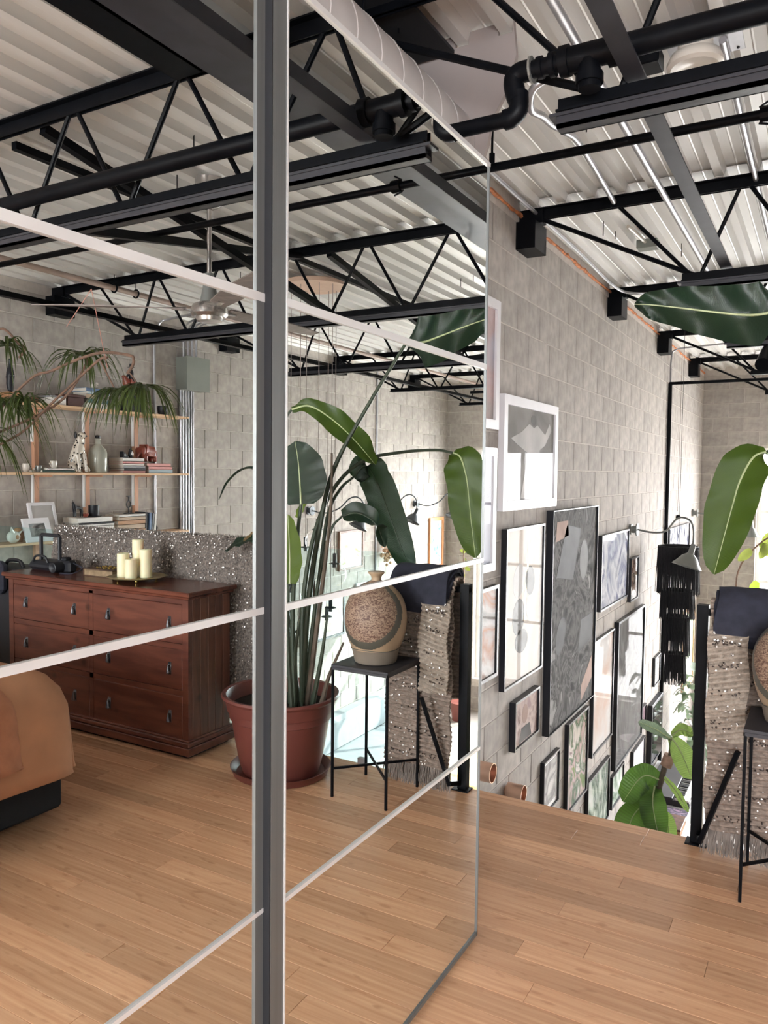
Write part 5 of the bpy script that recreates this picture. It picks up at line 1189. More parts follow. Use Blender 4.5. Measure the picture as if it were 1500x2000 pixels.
ob('mug_body', MB().lathe([(0.042, zC+0.004), (0.046, zC+0.01), (0.046, zC+0.10), (0.041, zC+0.10), (0.040, zC+0.02), (0.0001, zC+0.015)], (XF+0.07, 4.63, 0), 20), m_black, t, True)
t = empty('loop_figurine', (XF+0.07, 5.02, zD), 'thin dark iron figurine with a looped middle on the tan books', 'figurine')
fx, fy = XF+0.07, 5.02
ob('figure_base', MB().box((fx-0.02, fy-0.045, zD), (fx+0.02, fy+0.045, zD+0.008), 0.002), m_black, t)
ob('figure_rod', MB().tube([(fx, fy, zD+0.008), (fx, fy, zD+0.055)], 0.006, 8).tube([(fx, fy+0.024*math.cos(a), zD+0.085+0.03*math.sin(a)) for a in [2*PI*i/16 for i in range(17)]], 0.006, 6, False).tube([(fx, fy, zD+0.115), (fx, fy, zD+0.155)], [0.006, 0.008], 8).box((fx-0.01, fy-0.022, zD+0.155), (fx+0.01, fy+0.022, zD+0.165)), m_black, t)
t = empty('small_figurine', (XF+0.05, 5.335, z3), 'tiny bent iron figure at the end of the lowest shelf', 'figurine')
ob('figure_base', MB().box((XF+0.03, 5.31, z3), (XF+0.07, 5.37, z3+0.008), 0.002), m_black, t)
ob('figure_body', MB().tube(bez([(XF+0.05, 5.325, z3+0.008), (XF+0.05, 5.345, z3+0.04), (XF+0.05, 5.325, z3+0.075), (XF+0.05, 5.34, z3+0.10)], 4), 0.007, 6).ball((XF+0.05, 5.335, z3+0.112), 0.012), m_black, t, True)
def leaning(y, z, w, h, fw, label, tilt=0.22, xo=0.0, pm=None):
    t = empty('leaning_frame', (XF+xo, y, z), label, 'picture', 'white frames leaning on the lowest shelf')
    q = Matrix.Rotation(tilt, 3, 'Y')
    def part(nm, boxes, m_):
        mb = MB()
        for a, b in boxes: mb.box(a, b)
        mb.v = [tuple(q@Vector(v)+V(XF+xo, y, z)) for v in mb.v]; return ob(nm, mb, m_, t)
    part('frame', [((0, -w/2, 0), (0.02, -w/2+fw, h)), ((0, w/2-fw, 0), (0.02, w/2, h)), ((0, -w/2+fw, 0), (0.02, w/2-fw, fw)), ((0, -w/2+fw, h-fw), (0.02, w/2-fw, h))], m_whiteframe)
    part('print', [((0.008, -w/2+fw, fw), (0.016, w/2-fw, h-fw))], pm)
    part('glass_pane', [((0.004, -w/2+fw, fw), (0.006, w/2-fw, h-fw))], m_glass)
leaning(4.15, z3, 0.25, 0.32, 0.025, 'larger white frame with blank pale print leaning on the lowest shelf', 0.25, 0.05, pm=artmat('art_blank_pale', [g(0.50), g(0.6)], 2, seed=20))
leaning(4.05, z3, 0.24, 0.20, 0.045, 'smaller white frame with grey photograph leaning in front of the larger one', 0.35, -0.0, pm=artmat('art_small_grey', [g(0.15), g(0.45), (0.35, 0.4, 0.42)], 6, seed=21))
t = empty('shell_ornament', (XF+0.05, 3.84, z3), 'white spiky shell at the near end of the lowest shelf', 'ornament')
ob('shell_body', MB().ball((XF+0.05, 3.84, z3+0.05), 0.05, 0.8, 1.1, 1.0).tube([(XF+0.05, 3.84, z3+0.06), (XF+0.02, 3.80, z3+0.13)], [0.03, 0.002], 8).tube([(XF+0.05, 3.86, z3+0.06), (XF+0.03, 3.91, z3+0.10)], [0.02, 0.002], 8), m_porcelain, t, True)
ob('dark_opening', MB().ball((XF+0.015, 3.85, z3+0.05), 0.018, 0.5, 1, 1), m_tan if False else b_tan, t, True)
t = empty('carved_ornament', (XF+0.10, 3.93, z3), 'brown wooden ornament behind the white frames', 'ornament')
ob('carved_body', MB().lathe([(0.035, z3), (0.045, z3+0.04), (0.04, z3+0.09), (0.02, z3+0.11), (0.0001, z3+0.115)], (XF+0.12, 3.93, 0), 12), b_tan, t, True)
# top shelf
t = empty('rider_figurine', (XF+0.08, 5.07, z1), 'dark rider on a red-brown horse on the top shelf', 'figurine')
rx, ry, rz = XF+0.08, 5.07, z1+0.155
ob('stand_block', MB().box((rx-0.05, ry-0.12, z1), (rx+0.06, ry+0.12, z1+0.09), 0.005).box((rx-0.04, ry-0.09, z1+0.09), (rx+0.05, ry+0.09, rz), 0.005), m_black, t)
vs = [(rx, ry, rz+0.10), (rx, ry-0.06, rz+0.11), (rx, ry-0.09, rz+0.17), (rx, ry-0.11, rz+0.155), (rx, ry+0.05, rz+0.10)]
ed = [(0, 1), (1, 2), (2, 3), (0, 4)]; ra = [0.042, 0.036, 0.018, 0.012, 0.036]
for (a, par) in ((-0.055, 1), (0.055, 4)):
    for s in (-1, 1): i = len(vs); vs += [(rx+s*0.018, ry+a, rz+0.05), (rx+s*0.02, ry+a, rz+0.008)]; ed += [(par, i), (i, i+1)]; ra += [0.013, 0.009]
skin('horse_body', vs, ed, ra, m_eleph, t)
skin('rider_body', [(rx, ry, rz+0.15), (rx, ry-0.005, rz+0.21), (rx-0.005, ry-0.01, rz+0.245), (rx-0.035, ry-0.03, rz+0.17), (rx+0.035, ry-0.03, rz+0.17), (rx-0.04, ry, rz+0.09), (rx+0.04, ry, rz+0.09)], [(0, 1), (1, 2), (1, 3), (1, 4), (0, 5), (0, 6)], [0.022, 0.022, 0.015, 0.008, 0.008, 0.010, 0.010], m_black, t)
ob('hat', MB().lathe([(0.034, rz+0.255), (0.016, rz+0.260), (0.014, rz+0.285), (0.0001, rz+0.288)], (rx-0.005, ry-0.01, 0), 14), m_black, t, True)
t = empty('lidded_box', (XF+0.09, 4.41, z1), 'dark red-brown lidded box on the top shelf', 'box')
ob('box_body', MB().box((XF+0.01, 4.33, z1), (XF+0.17, 4.49, z1+0.075), 0.003), mat('oxblood_box', (0.07, 0.025, 0.02), 0.5), t)
ob('box_lid', MB().box((XF+0.005, 4.325, z1+0.076), (XF+0.175, 4.495, z1+0.100), 0.004), MATS['oxblood_box'], t)
t = empty('white_bird', (XF+0.09, 4.66, zE), 'small rounded white ornament on the blue book, top shelf', 'ornament')
ob('bird_body', MB().ball((XF+0.09, 4.66, zE+0.026), 0.027, 1, 1.3, 0.95).ball((XF+0.09, 4.69, zE+0.05), 0.014), m_porcelain, t, True)
t = empty('folded_box', (XF+0.09, 4.25, z1), 'pale carton lying on the top shelf near the palm', 'box')
ob('carton', MB().box((XF+0.01, 4.17, z1), (XF+0.16, 4.31, z1+0.06), 0.003), b_white, t); ob('carton_lid', MB().box((XF+0.005, 4.165, z1+0.061), (XF+0.165, 4.315, z1+0.075), 0.002), b_grey, t)
def carved_stand(y, label):
    t = empty('carved_figure', (XF+0.09, y, z1), label, 'figurine')
    x = XF+0.09
    ob('plinth', MB().box((x-0.05, y-0.06, z1), (x+0.05, y+0.06, z1+0.07), 0.004), m_eleph if False else b_tan, t)
    skin('figure_body', [(x, y, z1+0.12), (x, y, z1+0.22), (x, y, z1+0.29), (x, y, z1+0.335), (x-0.04, y-0.02, z1+0.19), (x+0.04, y+0.02, z1+0.19), (x-0.015, y-0.015, z1+0.075), (x+0.015, y+0.015, z1+0.075)], [(0, 1), (1, 2), (2, 3), (1, 4), (1, 5), (0, 6), (0, 7)], [0.03, 0.032, 0.015, 0.022, 0.010, 0.010, 0.014, 0.014], m_black, t)
carved_stand(3.86, 'tall black carved standing figure on the top shelf behind palm fronds')
cup(XF+0.08, 5.45, z1, 0.05, 0.09, m_black, 'black planter bowl at the far end of the top shelf', False)

# ------------------------------------------------------------------ electrical panel and conduits on the side wall
t = empty('electrical_panel', (XR-0.06, 5.95, 2.4), 'grey electrical panel with conduits on the block wall beside the shelves', 'panel')
ob('cabinet', MB().box((XR-0.15, 5.80, 2.27), (XR, 6.12, 2.60), 0.004), m_panelgrey, t)
ob('panel_cover', MB().box((XR-0.156, 5.795, 2.265), (XR-0.150, 6.125, 2.605)), m_panelgrey, t)
for i, y in enumerate((5.84, 5.89, 5.94, 5.99)):
    r = (0.024, 0.017, 0.014, 0.022)[i]
    ob('conduit', MB().tube([(XR-0.035, y, 0.1), (XR-0.035, y, 2.27)], r, 10).tube([(XR-0.035, y, 2.06), (XR-0.035, y, 2.10)], r*1.25, 10), m_zinc, t, True)
for i, y in enumerate((5.86, 5.92, 5.98, 6.04)):
    ob('upper_conduit', MB().tube(bez([(XR-0.05, y, 2.60), (XR-0.05, y, 2.78), (XR-0.08, y-0.02, 2.88), (XR-0.25, y-0.05, 2.95), (XR-0.8, y-0.1, 2.965)], 5), 0.011, 8), m_zinc, t, True)
tag(ob('conduit', MB().tube([(XR-0.015, 5.50, 0.1), (XR-0.015, 5.50, 2.75)], 0.012, 8).tube(bez([(XR-0.015, 5.50, 2.75), (XR-0.02, 5.55, 2.88), (XR-0.1, 5.6, 2.93), (XR-0.6, 5.6, 2.96)], 5), 0.012, 8), m_zinc, None, True), 'thin silver conduit on the block wall between shelves and electrical panel', 'conduit')
tag(ob('conduit', MB().tube([(XR-0.02, 9.75, -1.0), (XR-0.02, 9.75, 2.95)], 0.013, 8), m_zinc, None, True), 'silver conduit climbing the side wall between the gooseneck lamps', 'conduit')
tag(ob('sprinkler_line', MB().tube([(3.05, 2.4, 2.88), (3.05, 11.5, 2.88)], 0.022, 10), mat('tan_painted_pipe', (0.35, 0.26, 0.22), 0.5), None, True), 'tan pipe hung under the deck along the shelf side', 'pipe')
t = empty('pipe_hanger', (3.05, 4.45, 2.9), 'black clamps holding the tan pipe at the second joist', 'clamp')
for y in (4.30, 4.52): ob('clamp_ring', MB().tube([(3.05+0.032*math.cos(a), y, 2.88+0.032*math.sin(a)) for a in [2*PI*i/12 for i in range(13)]], 0.007, 6, False).tube([(3.05, y, 2.91), (3.05, y, ZC)], 0.004, 6), m_steel, t)

# ------------------------------------------------------------------ ceiling fan
FX, FY = 1.02, 3.15
t = empty('ceiling_fan', (FX, FY, ZC), 'silver ceiling fan with long weathered blades on a downrod', 'fan')
ob('canopy', MB().lathe([(0.075, ZC), (0.075, 2.94), (0.085, 2.925), (0.085, 2.90), (0.065, 2.855), (0.030, 2.835), (0.0001, 2.835)], (FX, FY, 0), 20), m_silver, t, True)
ob('downrod', MB().tube([(FX, FY, 2.84), (FX, FY, 2.47)], 0.013, 10), m_silver, t, True)
ob('rod_cone', MB().lathe([(0.022, 2.50), (0.032, 2.44), (0.046, 2.37), (0.052, 2.345)], (FX, FY, 0), 20), m_lampgrey, t, True)
ob('motor', MB().lathe([(0.05, 2.35), (0.085, 2.335), (0.098, 2.315), (0.098, 2.285), (0.085, 2.27), (0.0001, 2.268)], (FX, FY, 0), 28), m_silver, t, True)
ob('cap', MB().lathe([(0.07, 2.27), (0.066, 2.25), (0.04, 2.243), (0.0001, 2.242)], (FX, FY, 0), 24), m_silver, t, True)
def blade(a):
    d = V(math.cos(a), math.sin(a), 0); s = V(-math.sin(a), math.cos(a), 0); c = V(FX, FY, 2.315)
    n = 14; vs = []; fs = []
    for i in range(n+1):
        u = i/n; r = 0.13+0.80*u; w = 0.028+0.034*math.sin(PI*min(1, u*0.85+0.1))
        if u > 0.92: w *= 0.8
        for k in (-1, 1):
            for h in (0, 1): vs.append(c+d*r+s*w*k+V(0, 0, 1)*(0.012*k*(1-u*0.5)+0.006*h+0.01*u))
    for i in range(n):
        a0 = i*4; b0 = a0+4
        fs += [(a0, b0, b0+2, a0+2), (a0+1, a0+3, b0+3, b0+1), (a0, a0+1, b0+1, b0), (a0+2, b0+2, b0+3, a0+3)]
    fs += [(0, 2, 3, 1), (n*4, n*4+1, n*4+3, n*4+2)]
    b = ob('blade', MB().add(vs, fs), m_blade, t)
    ob('blade_arm', MB().bar(c+d*0.07+V(0, 0, -0.01), c+d*0.2+V(0, 0, 0.0), 0.03, 0.008), m_silver, b)
for a in (-0.52, -0.52+2*PI/3, -0.52-2*PI/3): blade(a)

# ------------------------------------------------------------------ hanging globe cluster
t = empty('pendant_cluster', (1.75, 5.12, 2.93), 'cluster of clear glass globe pendants on thin cords from a round ply canopy', 'pendant')
ob('canopy', MB().lathe([(0.24, 2.915), (0.245, 2.92), (0.245, 2.945), (0.235, 2.95), (0.0001, 2.95)], (1.75, 5.12, 0), 36), m_plywood, t, True)
ob('ceiling_box', MB().lathe([(0.06, 2.95), (0.06, ZC+0.01)], (1.75, 5.12, 0), 16), m_black, t)
for (px, py_, z) in ((1.55, 5.08, 0.30), (1.66, 5.30, 0.62), (1.78, 4.98, 0.10), (1.88, 5.2, 0.75), (1.62, 5.0, 0.92), (1.93, 5.06, 0.42), (1.72, 5.28, 0.18)):
    c = ob('cord', MB().tube([(px, py_, z+0.17), (px, py_, 2.92)], 0.0028, 5), m_cord, t)
    ob('socket', MB().lathe([(0.016, z+0.06), (0.016, z+0.17), (0.010, z+0.175)], (px, py_, 0), 12).lathe([(0.045, z+0.088), (0.045, z+0.094), (0.018, z+0.10)], (px, py_, 0), 16), m_lampdark, c)
    ob('glass_globe', MB().ball((px, py_, z), 0.10, n=20, m=12), m_glass, c, True)

# ------------------------------------------------------------------ spider-leaved palm (dragon tree) by the bed
def rosette(c, parent, n, ln, seed, up=0.6, sp=1.0):
    random.seed(seed)
    for i in range(n):
        a = random.uniform(0, 2*PI); e = random.uniform(-0.1, up); l = ln*random.uniform(0.6, 1.1)
        d = V(math.cos(a)*math.cos(e), math.sin(a)*math.cos(e), math.sin(e)); out = V(d.x, d.y, 0).normalized()
        P = [Vector(c)]; v = d*l*0.22*sp; p = Vector(c)
        for k in range(6):
            p = p+v; P.append(p.copy()); v = v*0.92+V(0, 0, -0.055*l*(k+1)*0.62)
        W = []; side = V(-math.sin(a), math.cos(a), 0)
        vs = []; fs = []
        for k, q in enumerate(P):
            w = (0.0055, 0.0075, 0.008, 0.0075, 0.006, 0.004, 0.0006)[k]; vs += [q-side*w, q+V(0, 0, -0.003), q+side*w]
        for k in range(6): b = k*3; fs += [(b, b+1, b+4, b+3), (b+1, b+2, b+5, b+4)]
        yield vs, fs
t = empty('dragon_tree', (2.45, 2.45, 0), 'spindly dragon tree with bare bent branches and drooping fronds in front of the shelves', 'plant')
PTX, PTY = 2.95, 2.60
ob('pot', MB().lathe([(0.13, 0), (0.15, 0.02), (0.18, 0.28), (0.19, 0.30), (0.175, 0.30), (0.17, 0.26), (0.0001, 0.26)], (PTX, PTY, 0), 28), m_lampgrey, t, True)
ob('trunk', MB().tube(bez([(PTX, PTY, 0.25), (PTX-0.02, PTY+0.05, 0.9), (2.86, 2.85, 1.45), (2.75, 3.0, 1.72)], 6), 0.024, 8), m_branch, t, True)
ob('branch', MB().tube(bez([(2.86, 2.85, 1.45), (2.75, 3.05, 1.75), (2.39, 3.1, 2.01), (2.19, 3.1, 2.05), (1.92, 3.1, 2.11), (1.73, 3.1, 2.13), (1.52, 3.1, 2.10), (1.49, 3.1, 2.07), (1.50, 3.1, 2.04), (1.54, 3.1, 2.00)], 6), 0.0085, 7), m_branch, t, True)
ob('branch', MB().tube(bez([(2.75, 3.0, 1.55), (2.49, 3.1, 1.68), (2.20, 3.1, 1.85), (1.97, 3.1, 1.98), (1.77, 3.1, 2.09), (1.70, 3.1, 2.10)], 6), 0.0075, 7), m_branch, t, True)
ob('branch', MB().tube(bez([(1.76, 3.1, 2.085), (1.70, 3.1, 2.0), (1.63, 3.1, 1.90)], 4), 0.005, 6), m_branch, t, True)
ob('branch', MB().tube(bez([(1.53, 3.1, 2.01), (1.48, 3.1, 1.96), (1.44, 3.1, 1.91)], 4), 0.004, 6), m_branch, t, True)
ob('branch', MB().tube(bez([(2.80, 3.0, 1.62), (2.85, 3.05, 2.10), (2.69, 3.1, 2.34), (2.50, 3.1, 2.24), (2.44, 3.1, 2.19), (2.49, 3.1, 2.15)], 5), 0.008, 7), m_branch, t, True)
ob('branch', MB().tube(bez([(2.80, 2.95, 1.60), (2.3, 3.2, 1.85), (2.08, 3.25, 2.08), (2.08, 3.25, 2.16)], 5), 0.008, 7), m_branch, t, True)
for nm, c, n, ln, sd in (('frond_rosette', (2.55, 3.05, 2.22), 34, 0.26, 1), ('frond_rosette', (2.10, 3.25, 2.16), 40, 0.26, 2), ('frond_rosette', (2.56, 3.0, 1.86), 50, 0.30, 3), ('frond_rosette', (2.62, 2.92, 1.66), 50, 0.32, 4), ('frond_rosette', (2.38, 3.05, 1.88), 40, 0.24, 7), ('frond_rosette', (1.62, 3.1, 1.915), 52, 0.22, 5), ('frond_rosette', (1.42, 3.1, 1.93), 52, 0.23, 6)):
    mb = MB()
    for vs, fs in rosette(c, t, n, ln, sd, 0.15 if sd in (5, 6) else 0.55): mb.add(vs, fs)
    o = ob(nm, mb, m_grass, t); o['kind'] = 'stuff'
for a, b in (((1.73, 3.1, 2.135), (1.83, 3.1, 2.50)), ((1.83, 3.1, 2.50), (2.05, 3.1, 2.30)), ((1.73, 3.1, 2.135), (1.70, 3.1, 2.04))): ob('support_thread', MB().tube([a, b], 0.002, 4), m_pinkwire, t)

# ------------------------------------------------------------------ art and flowers on the side wall beyond
frame(8.75, 9.38, 0.12, 0.66, 'wood-framed pale landscape under the nearest side wall lamp', mat('walnut_frame', (0.16, 0.08, 0.05), 0.5), 0.035, 0.03, matw=0.05, pm=artmat('art_pale_field', [(0.55, 0.5, 0.35), (0.62, 0.66, 0.62), (0.4, 0.42, 0.2)], 3, seed=30), xw=XR-0.006, sgn=-1)
frame(11.50, 12.02, -0.15, 0.72, 'orange wood frame with turquoise painting in the far corner', mat('orange_wood_frame', (0.55, 0.25, 0.11), 0.5), 0.035, 0.06, matw=0.04, pm=artmat('art_turquoise', [(0.10, 0.35, 0.50), (0.5, 0.65, 0.7), (0.15, 0.45, 0.6)], 6, seed=31), xw=XR-0.006, sgn=-1)
frame(7.9, 8.9, -0.75, -0.15, 'wide dark frame with pale print low on the side wall', m_blackframe, 0.035, 0.03, matw=0.06, pm=artmat('art_peach', [(0.6, 0.5, 0.42), (0.62, 0.64, 0.66)], 3, seed=32), xw=XR-0.006, sgn=-1)
frame(9.2, 9.66, -0.62, -0.10, 'square pale frame beside the wide dark one, side wall', m_whiteframe, 0.03, 0.03, pm=artmat('art_mist', [(0.5, 0.55, 0.6), (0.62, 0.62, 0.62)], 3, seed=33), xw=XR-0.006, sgn=-1)
t = empty('dried_bouquet', (XR-0.12, 9.95, 0.35), 'bundle of dried tan flowers hung on the side wall', 'bouquet')
random.seed(9); mb = MB(); st = MB()
for k in range(60):
    a = random.uniform(0, 2*PI); r = random.uniform(0, 0.18); p = (XR-0.10-random.uniform(0, 0.08), 9.95+r*math.cos(a), 0.30+r*math.sin(a)*1.2)
    mb.ball(p, random.uniform(0.012, 0.035), n=6, m=4); st.tube([(XR-0.05, 9.95, 0.62), p], 0.002, 4)
o = ob('flower_heads', mb, mat('dried_flower_tan', (0.50, 0.32, 0.20), 0.9, 0, 0.4, 12), t); o['kind'] = 'stuff'
o = ob('stalks', st, b_tan, t); o['kind'] = 'stuff'

# ------------------------------------------------------------------ lower storey
LZ = ZL
t = empty('media_console', (-1.25, 8.2, LZ), 'long white console under the frames on the lower floor', 'console')
ob('console_top', MB().box((-1.58, 6.6, -1.86), (-1.0, 9.22, -1.82), 0.004), m_deskwhite, t)
ob('console_body', MB().box((-1.57, 6.65, LZ+0.08), (-1.04, 9.2, -1.861)), m_deskwhite, t)
for y in (6.7, 9.15): ob('leg', MB().box((-1.55, y-0.03, LZ), (-1.06, y+0.03, LZ+0.08)), m_track, t)
for i in range(4): ob('console_door', MB().box((-1.039, 6.68+i*0.63, LZ+0.1), (-1.025, 7.29+i*0.63, -1.88), 0.003), m_deskwhite, t)
t = empty('keyboard', (-1.28, 8.3, -1.82), 'grey electronic keyboard with black and white keys on the white console', 'keyboard')
ob('keyboard_body', MB().box((-1.50, 8.0, -1.82), (-1.22, 9.2, -1.74), 0.006), m_track, t)
ob('key_bed', MB().box((-1.22, 8.0, -1.82), (-1.06, 9.2, -1.765), 0.003), m_track, t)
for i in range(36):
    y = 8.02+i*0.0325
    ob('white_key', MB().box((-1.205, y+0.001, -1.765), (-1.07, y+0.0315, -1.750), 0.001), m_white, t)
    if i % 7 not in (2, 6): ob('black_key', MB().box((-1.205, y+0.022, -1.750), (-1.125, y+0.042, -1.738), 0.001), m_black, t)
t = empty('photo_print', (-1.16, 7.95, -1.82), 'pale-bordered purple flower print lying on the console', 'print')
ob('sheet', MB().box((-1.30, 7.68, -1.82), (-1.04, 7.96, -1.812)), m_white, t)
ob('image', MB().box((-1.285, 7.70, -1.812), (-1.055, 7.94, -1.8105)), artmat('art_purple_flowers', [(0.10, 0.10, 0.13), (0.20, 0.18, 0.24), (0.55, 0.36, 0.52)], 16, seed=40), t)
t = empty('wooden_box', (-1.16, 7.5, -1.82), 'brown wooden box on the white console', 'box')
ob('box_body', MB().box((-1.30, 7.30, -1.82), (-1.04, 7.62, -1.76), 0.004), b_tan, t); ob('box_lid', MB().box((-1.305, 7.295, -1.759), (-1.035, 7.625, -1.74), 0.003), m_dressv, t)
# grey-green leafy plant
t = empty('leafy_plant', (-1.30, 9.95, LZ), 'bushy grey-green leaved plant in a dark pot by the far wall', 'plant')
ob('pot', MB().lathe([(0.15, LZ), (0.20, LZ+0.35), (0.21, LZ+0.37), (0.18, LZ+0.37), (0.0001, LZ+0.33)], (-1.30, 9.95, 0), 20), m_black, t, True)
random.seed(17)
for k in range(58):
    a = random.uniform(0, 2*PI); z = random.uniform(-1.95, -0.95); r = random.uniform(0.02, 0.22)
    b = V(-1.30+0.5*r*math.cos(a), 9.95+r*math.sin(a)*1.4, z); d = V(math.cos(a)*0.6, math.sin(a), random.uniform(-0.5, 0.5))*random.uniform(0.16, 0.26)
    leaf('leaf', [b, b+d*0.5+V(0, 0, 0.03), b+d+V(0, 0, -0.04)], random.uniform(0.04, 0.06), (-math.sin(a), math.cos(a), 0.3), m_paleleaf, t, None, 0.15, 0, 0.002, False, k, nx=2)
ob('stem', MB().tube([(-1.30, 9.95, LZ+0.3), (-1.30, 9.95, -1.5), (-1.30, 9.95, -0.95)], [0.02, 0.015, 0.006], 6), m_stem, t)
# fiddle leaf fig rising from below
t = empty('fiddle_leaf_fig', (-0.86, 4.7, LZ), 'fiddle leaf fig with big rounded green leaves rising behind the loft floor edge', 'plant')
ob('pot', MB().lathe([(0.16, LZ), (0.20, LZ+0.36), (0.21, LZ+0.38), (0.18, LZ+0.38), (0.0001, LZ+0.34)], (-0.90, 4.75, 0), 24), m_terra, t, True)
ob('trunk', MB().tube(bez([(-0.90, 4.75, LZ+0.33), (-0.88, 4.68, -1.6), (-0.84, 4.6, -0.75), (-0.775, 4.6, -0.33), (-0.735, 4.6, -0.15)], 5), [0.022]*20+[0.019], 8) if False else MB().tube([(-0.90, 4.75, LZ+0.33), (-0.88, 4.68, -1.6), (-0.84, 4.6, -0.75), (-0.775, 4.6, -0.33), (-0.735, 4.6, -0.15)], [0.024, 0.022, 0.018, 0.016, 0.015], 8), m_brownstem, t, True)
ob('cut_stump', MB().tube([(-0.742, 4.6, -0.20), (-0.722, 4.6, -0.135)], 0.032, 12), mat('pale_cut_bark', (0.36, 0.23, 0.17), 0.9, 0, 0.3, 20), t, True)
ob('shoot', MB().tube([(-0.722, 4.6, -0.14), (-0.72, 4.6, -0.06), (-0.715, 4.6, -0.03)], [0.010, 0.006, 0.004], 6), m_brownstem, t, True)
fp = lambda u: 0.35+0.65*math.sin(PI*min(1, max(0, u*1.05-0.05)))**0.7 if 0.05 < u < 0.98 else 0.1
fprof = lambda u: (0.25+0.75*math.sin(PI*(u**1.25)*0.86+0.15)**0.8)*(1 if u < 0.93 else 0.6)
def fl_(b, m1, e, w, sd, m_=None, s=(0.9, 0.3, 0.2), lb=None): leaf('leaf', [b, m1, e], w, s, m_ or m_fiddle, t, fprof, 0.12, 0, 0.006, True, sd, lb)
fl_((-0.76, 4.6, -0.29), (-0.86, 4.55, -0.27), (-0.955, 4.50, -0.42), 0.075, 51, s=(0.2, 0.3, 1))
fl_((-0.80, 4.6, -0.33), (-0.79, 4.5, -0.40), (-0.745, 4.45, -0.56), 0.075, 52)
fl_((-0.81, 4.62, -0.40), (-0.90, 4.5, -0.50), (-0.93, 4.45, -0.68), 0.085, 53, s=(0.8, 0.2, 0.3))
fl_((-0.72, 4.6, -0.04), (-0.80, 4.6, 0.0), (-0.90, 4.6, 0.03), 0.032, 54, m_paleleaf, s=(0.1, 0.6, 0.8))
fl_((-0.715, 4.6, -0.03), (-0.66, 4.6, -0.11), (-0.60, 4.6, -0.25), 0.062, 55, m_fiddlelt, s=(0.7, 0.3, 0.6))
fl_((-0.715, 4.6, -0.02), (-0.67, 4.65, 0.01), (-0.61, 4.68, -0.02), 0.035, 56, m_fiddlelt, s=(0.1, 0.6, 0.8))
fl_((-0.76, 4.6, -0.26), (-0.68, 4.55, -0.31), (-0.60, 4.5, -0.40), 0.020, 57, m_fiddlelt, s=(0.3, 0.3, 0.8))
fl_((-0.80, 4.62, -0.48), (-0.73, 4.6, -0.52), (-0.70, 4.58, -0.66), 0.045, 58, m_fiddlelt)
fl_((-0.82, 4.64, -0.45), (-0.84, 4.7, -0.38), (-0.86, 4.75, -0.44), 0.05, 59, m_fiddlelt)
fl_((-0.84, 4.6, -0.7), (-0.78, 4.55, -0.66), (-0.74, 4.5, -0.72), 0.04, 60, m_leafyel)
# trailing yellow-green plant before the window
t = empty('window_plant', (-0.9, 11.2, LZ), 'thin-stemmed plant with yellow-green leaves in front of the far window', 'plant')
ob('pot', MB().lathe([(0.16, LZ), (0.2, LZ+0.36), (0.17, LZ+0.36), (0.0001, LZ+0.32)], (-0.9, 11.1, 0), 20), m_terra, t, True)
ob('stem', MB().tube(bez([(-0.9, 11.1, LZ+0.3), (-1.0, 11, -1.2), (-0.98, 11, -0.1), (-0.94, 11, 0.27), (-0.77, 11, 0.54), (-0.55, 11, 0.72), (-0.3, 11, 0.75)], 6), 0.010, 6), m_branch, t, True)
random.seed(31)
for i, (x, z) in enumerate(((-0.80, 0.52), (-0.70, 0.60), (-0.58, 0.74), (-0.45, 0.72), (-0.62, 0.60), (-0.72, 0.12), (-0.60, 0.02), (-0.5, 0.3), (-0.3, 0.6), (-0.2, 0.1), (0.0, 0.5))):
    a = random.uniform(-2.4, -0.7); b = V(x, 11+random.uniform(-0.1, 0.1), z); d = V(math.cos(a), 0.2, math.sin(a))*0.22
    leaf('leaf', [b, b+d*0.5, b+d], 0.065, (math.sin(a), 0.3, -math.cos(a)), m_leafyel if i % 2 == 0 else m_leaflime, t, None, 0.1, 0, 0.006, False, i, nx=3)
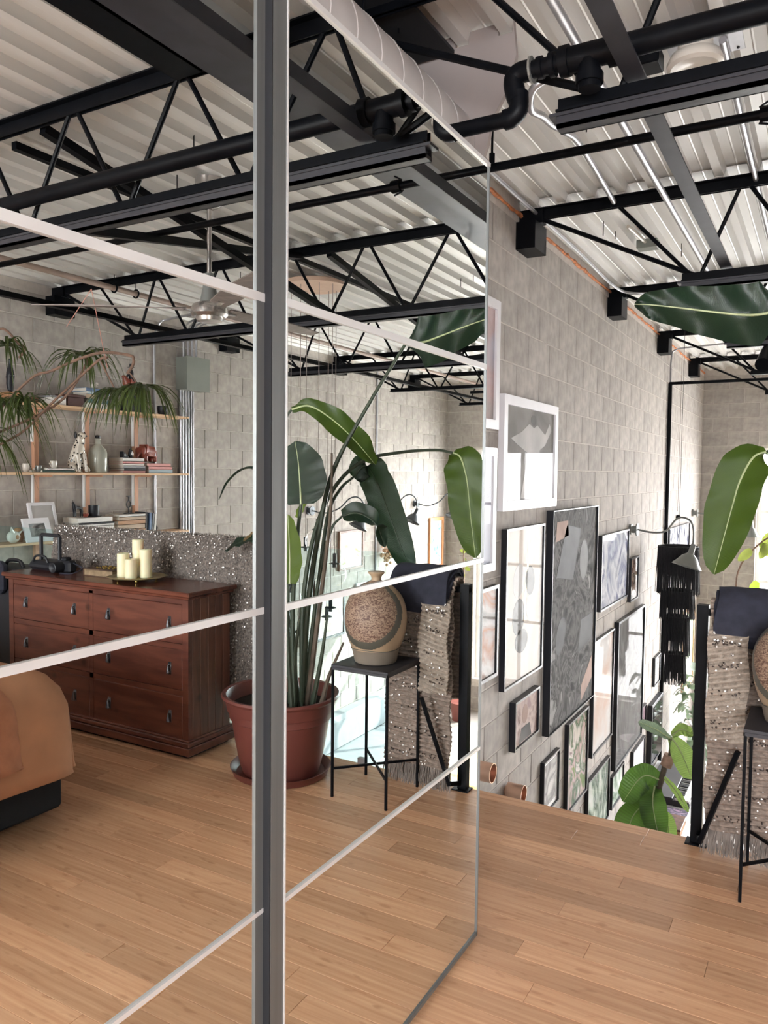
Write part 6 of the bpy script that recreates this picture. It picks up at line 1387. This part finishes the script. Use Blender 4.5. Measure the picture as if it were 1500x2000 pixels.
# trailing vine by the side wall corner
t = empty('corner_vine', (3.3, 11.6, LZ), 'thin vine with sparse yellow leaves climbing in the far corner', 'plant')
ob('pot', MB().lathe([(0.13, LZ), (0.17, LZ+0.3), (0.14, LZ+0.3), (0.0001, LZ+0.27)], (3.3, 11.6, 0), 20), m_terra, t, True)
ob('stem', MB().tube(bez([(3.3, 11.6, LZ+0.25), (3.25, 11.6, -0.8), (3.28, 11.6, 0.2), (3.22, 11.6, 1.0), (3.1, 11.6, 1.3)], 6), 0.010, 6), m_branch, t, True)
for i in range(12):
    z = -0.2+i*0.125; a = i*2.3; b = V(3.25, 11.6, z); d = V(math.cos(a), 0.1, 0.3*math.sin(a*2))*0.13
    leaf('leaf', [b, b+d*0.5, b+d], 0.035, (0, 0.4, 1), m_leafyel, t, None, 0.1, 0, 0.004, False, i, nx=2)
# rug, sofa, table seen far below in the mirror
struct_rug = tag(ob('rug', MB().box((0.6, 6.5, LZ), (2.92, 11.0, LZ+0.012), 0.004), m_rug), 'yellow and cream patterned rug on the sunlit lower floor', 'rug')
t = empty('sofa', (3.3, 8.6, LZ), 'pale grey sofa along the side wall on the lower floor', 'sofa')
m_sofa = mat('pale_grey_upholstery', (0.30, 0.32, 0.34), 0.9, 0, 0.08, 10)
ob('seat', MB().box((2.95, 7.5, LZ+0.12), (3.8, 10.2, LZ+0.42), 0.04), m_sofa, t); ob('backrest', MB().box((3.62, 7.5, LZ+0.40), (3.86, 10.2, LZ+0.85), 0.05), m_sofa, t)
for y in (7.5, 10.02): ob('armrest', MB().box((2.95, y, LZ+0.12), (3.8, y+0.2, LZ+0.62), 0.04), m_sofa, t)
for x in (3.0, 3.74):
    for y in (7.56, 10.12): ob('leg', MB().box((x-0.02, y-0.02, LZ), (x+0.02, y+0.02, LZ+0.12)), m_black, t)

# the left door's mirror sets these a little nearer to it than first measured
for o in list(COL.objects):
    if o.parent is None and o.name.split('.')[0] in ('dresser', 'candle_tray', 'pillar_candle', 'ornate_book', 'camera', 'camera_bag', 'dragon_tree') and o.type == 'EMPTY':
        o.location.x += 0.042
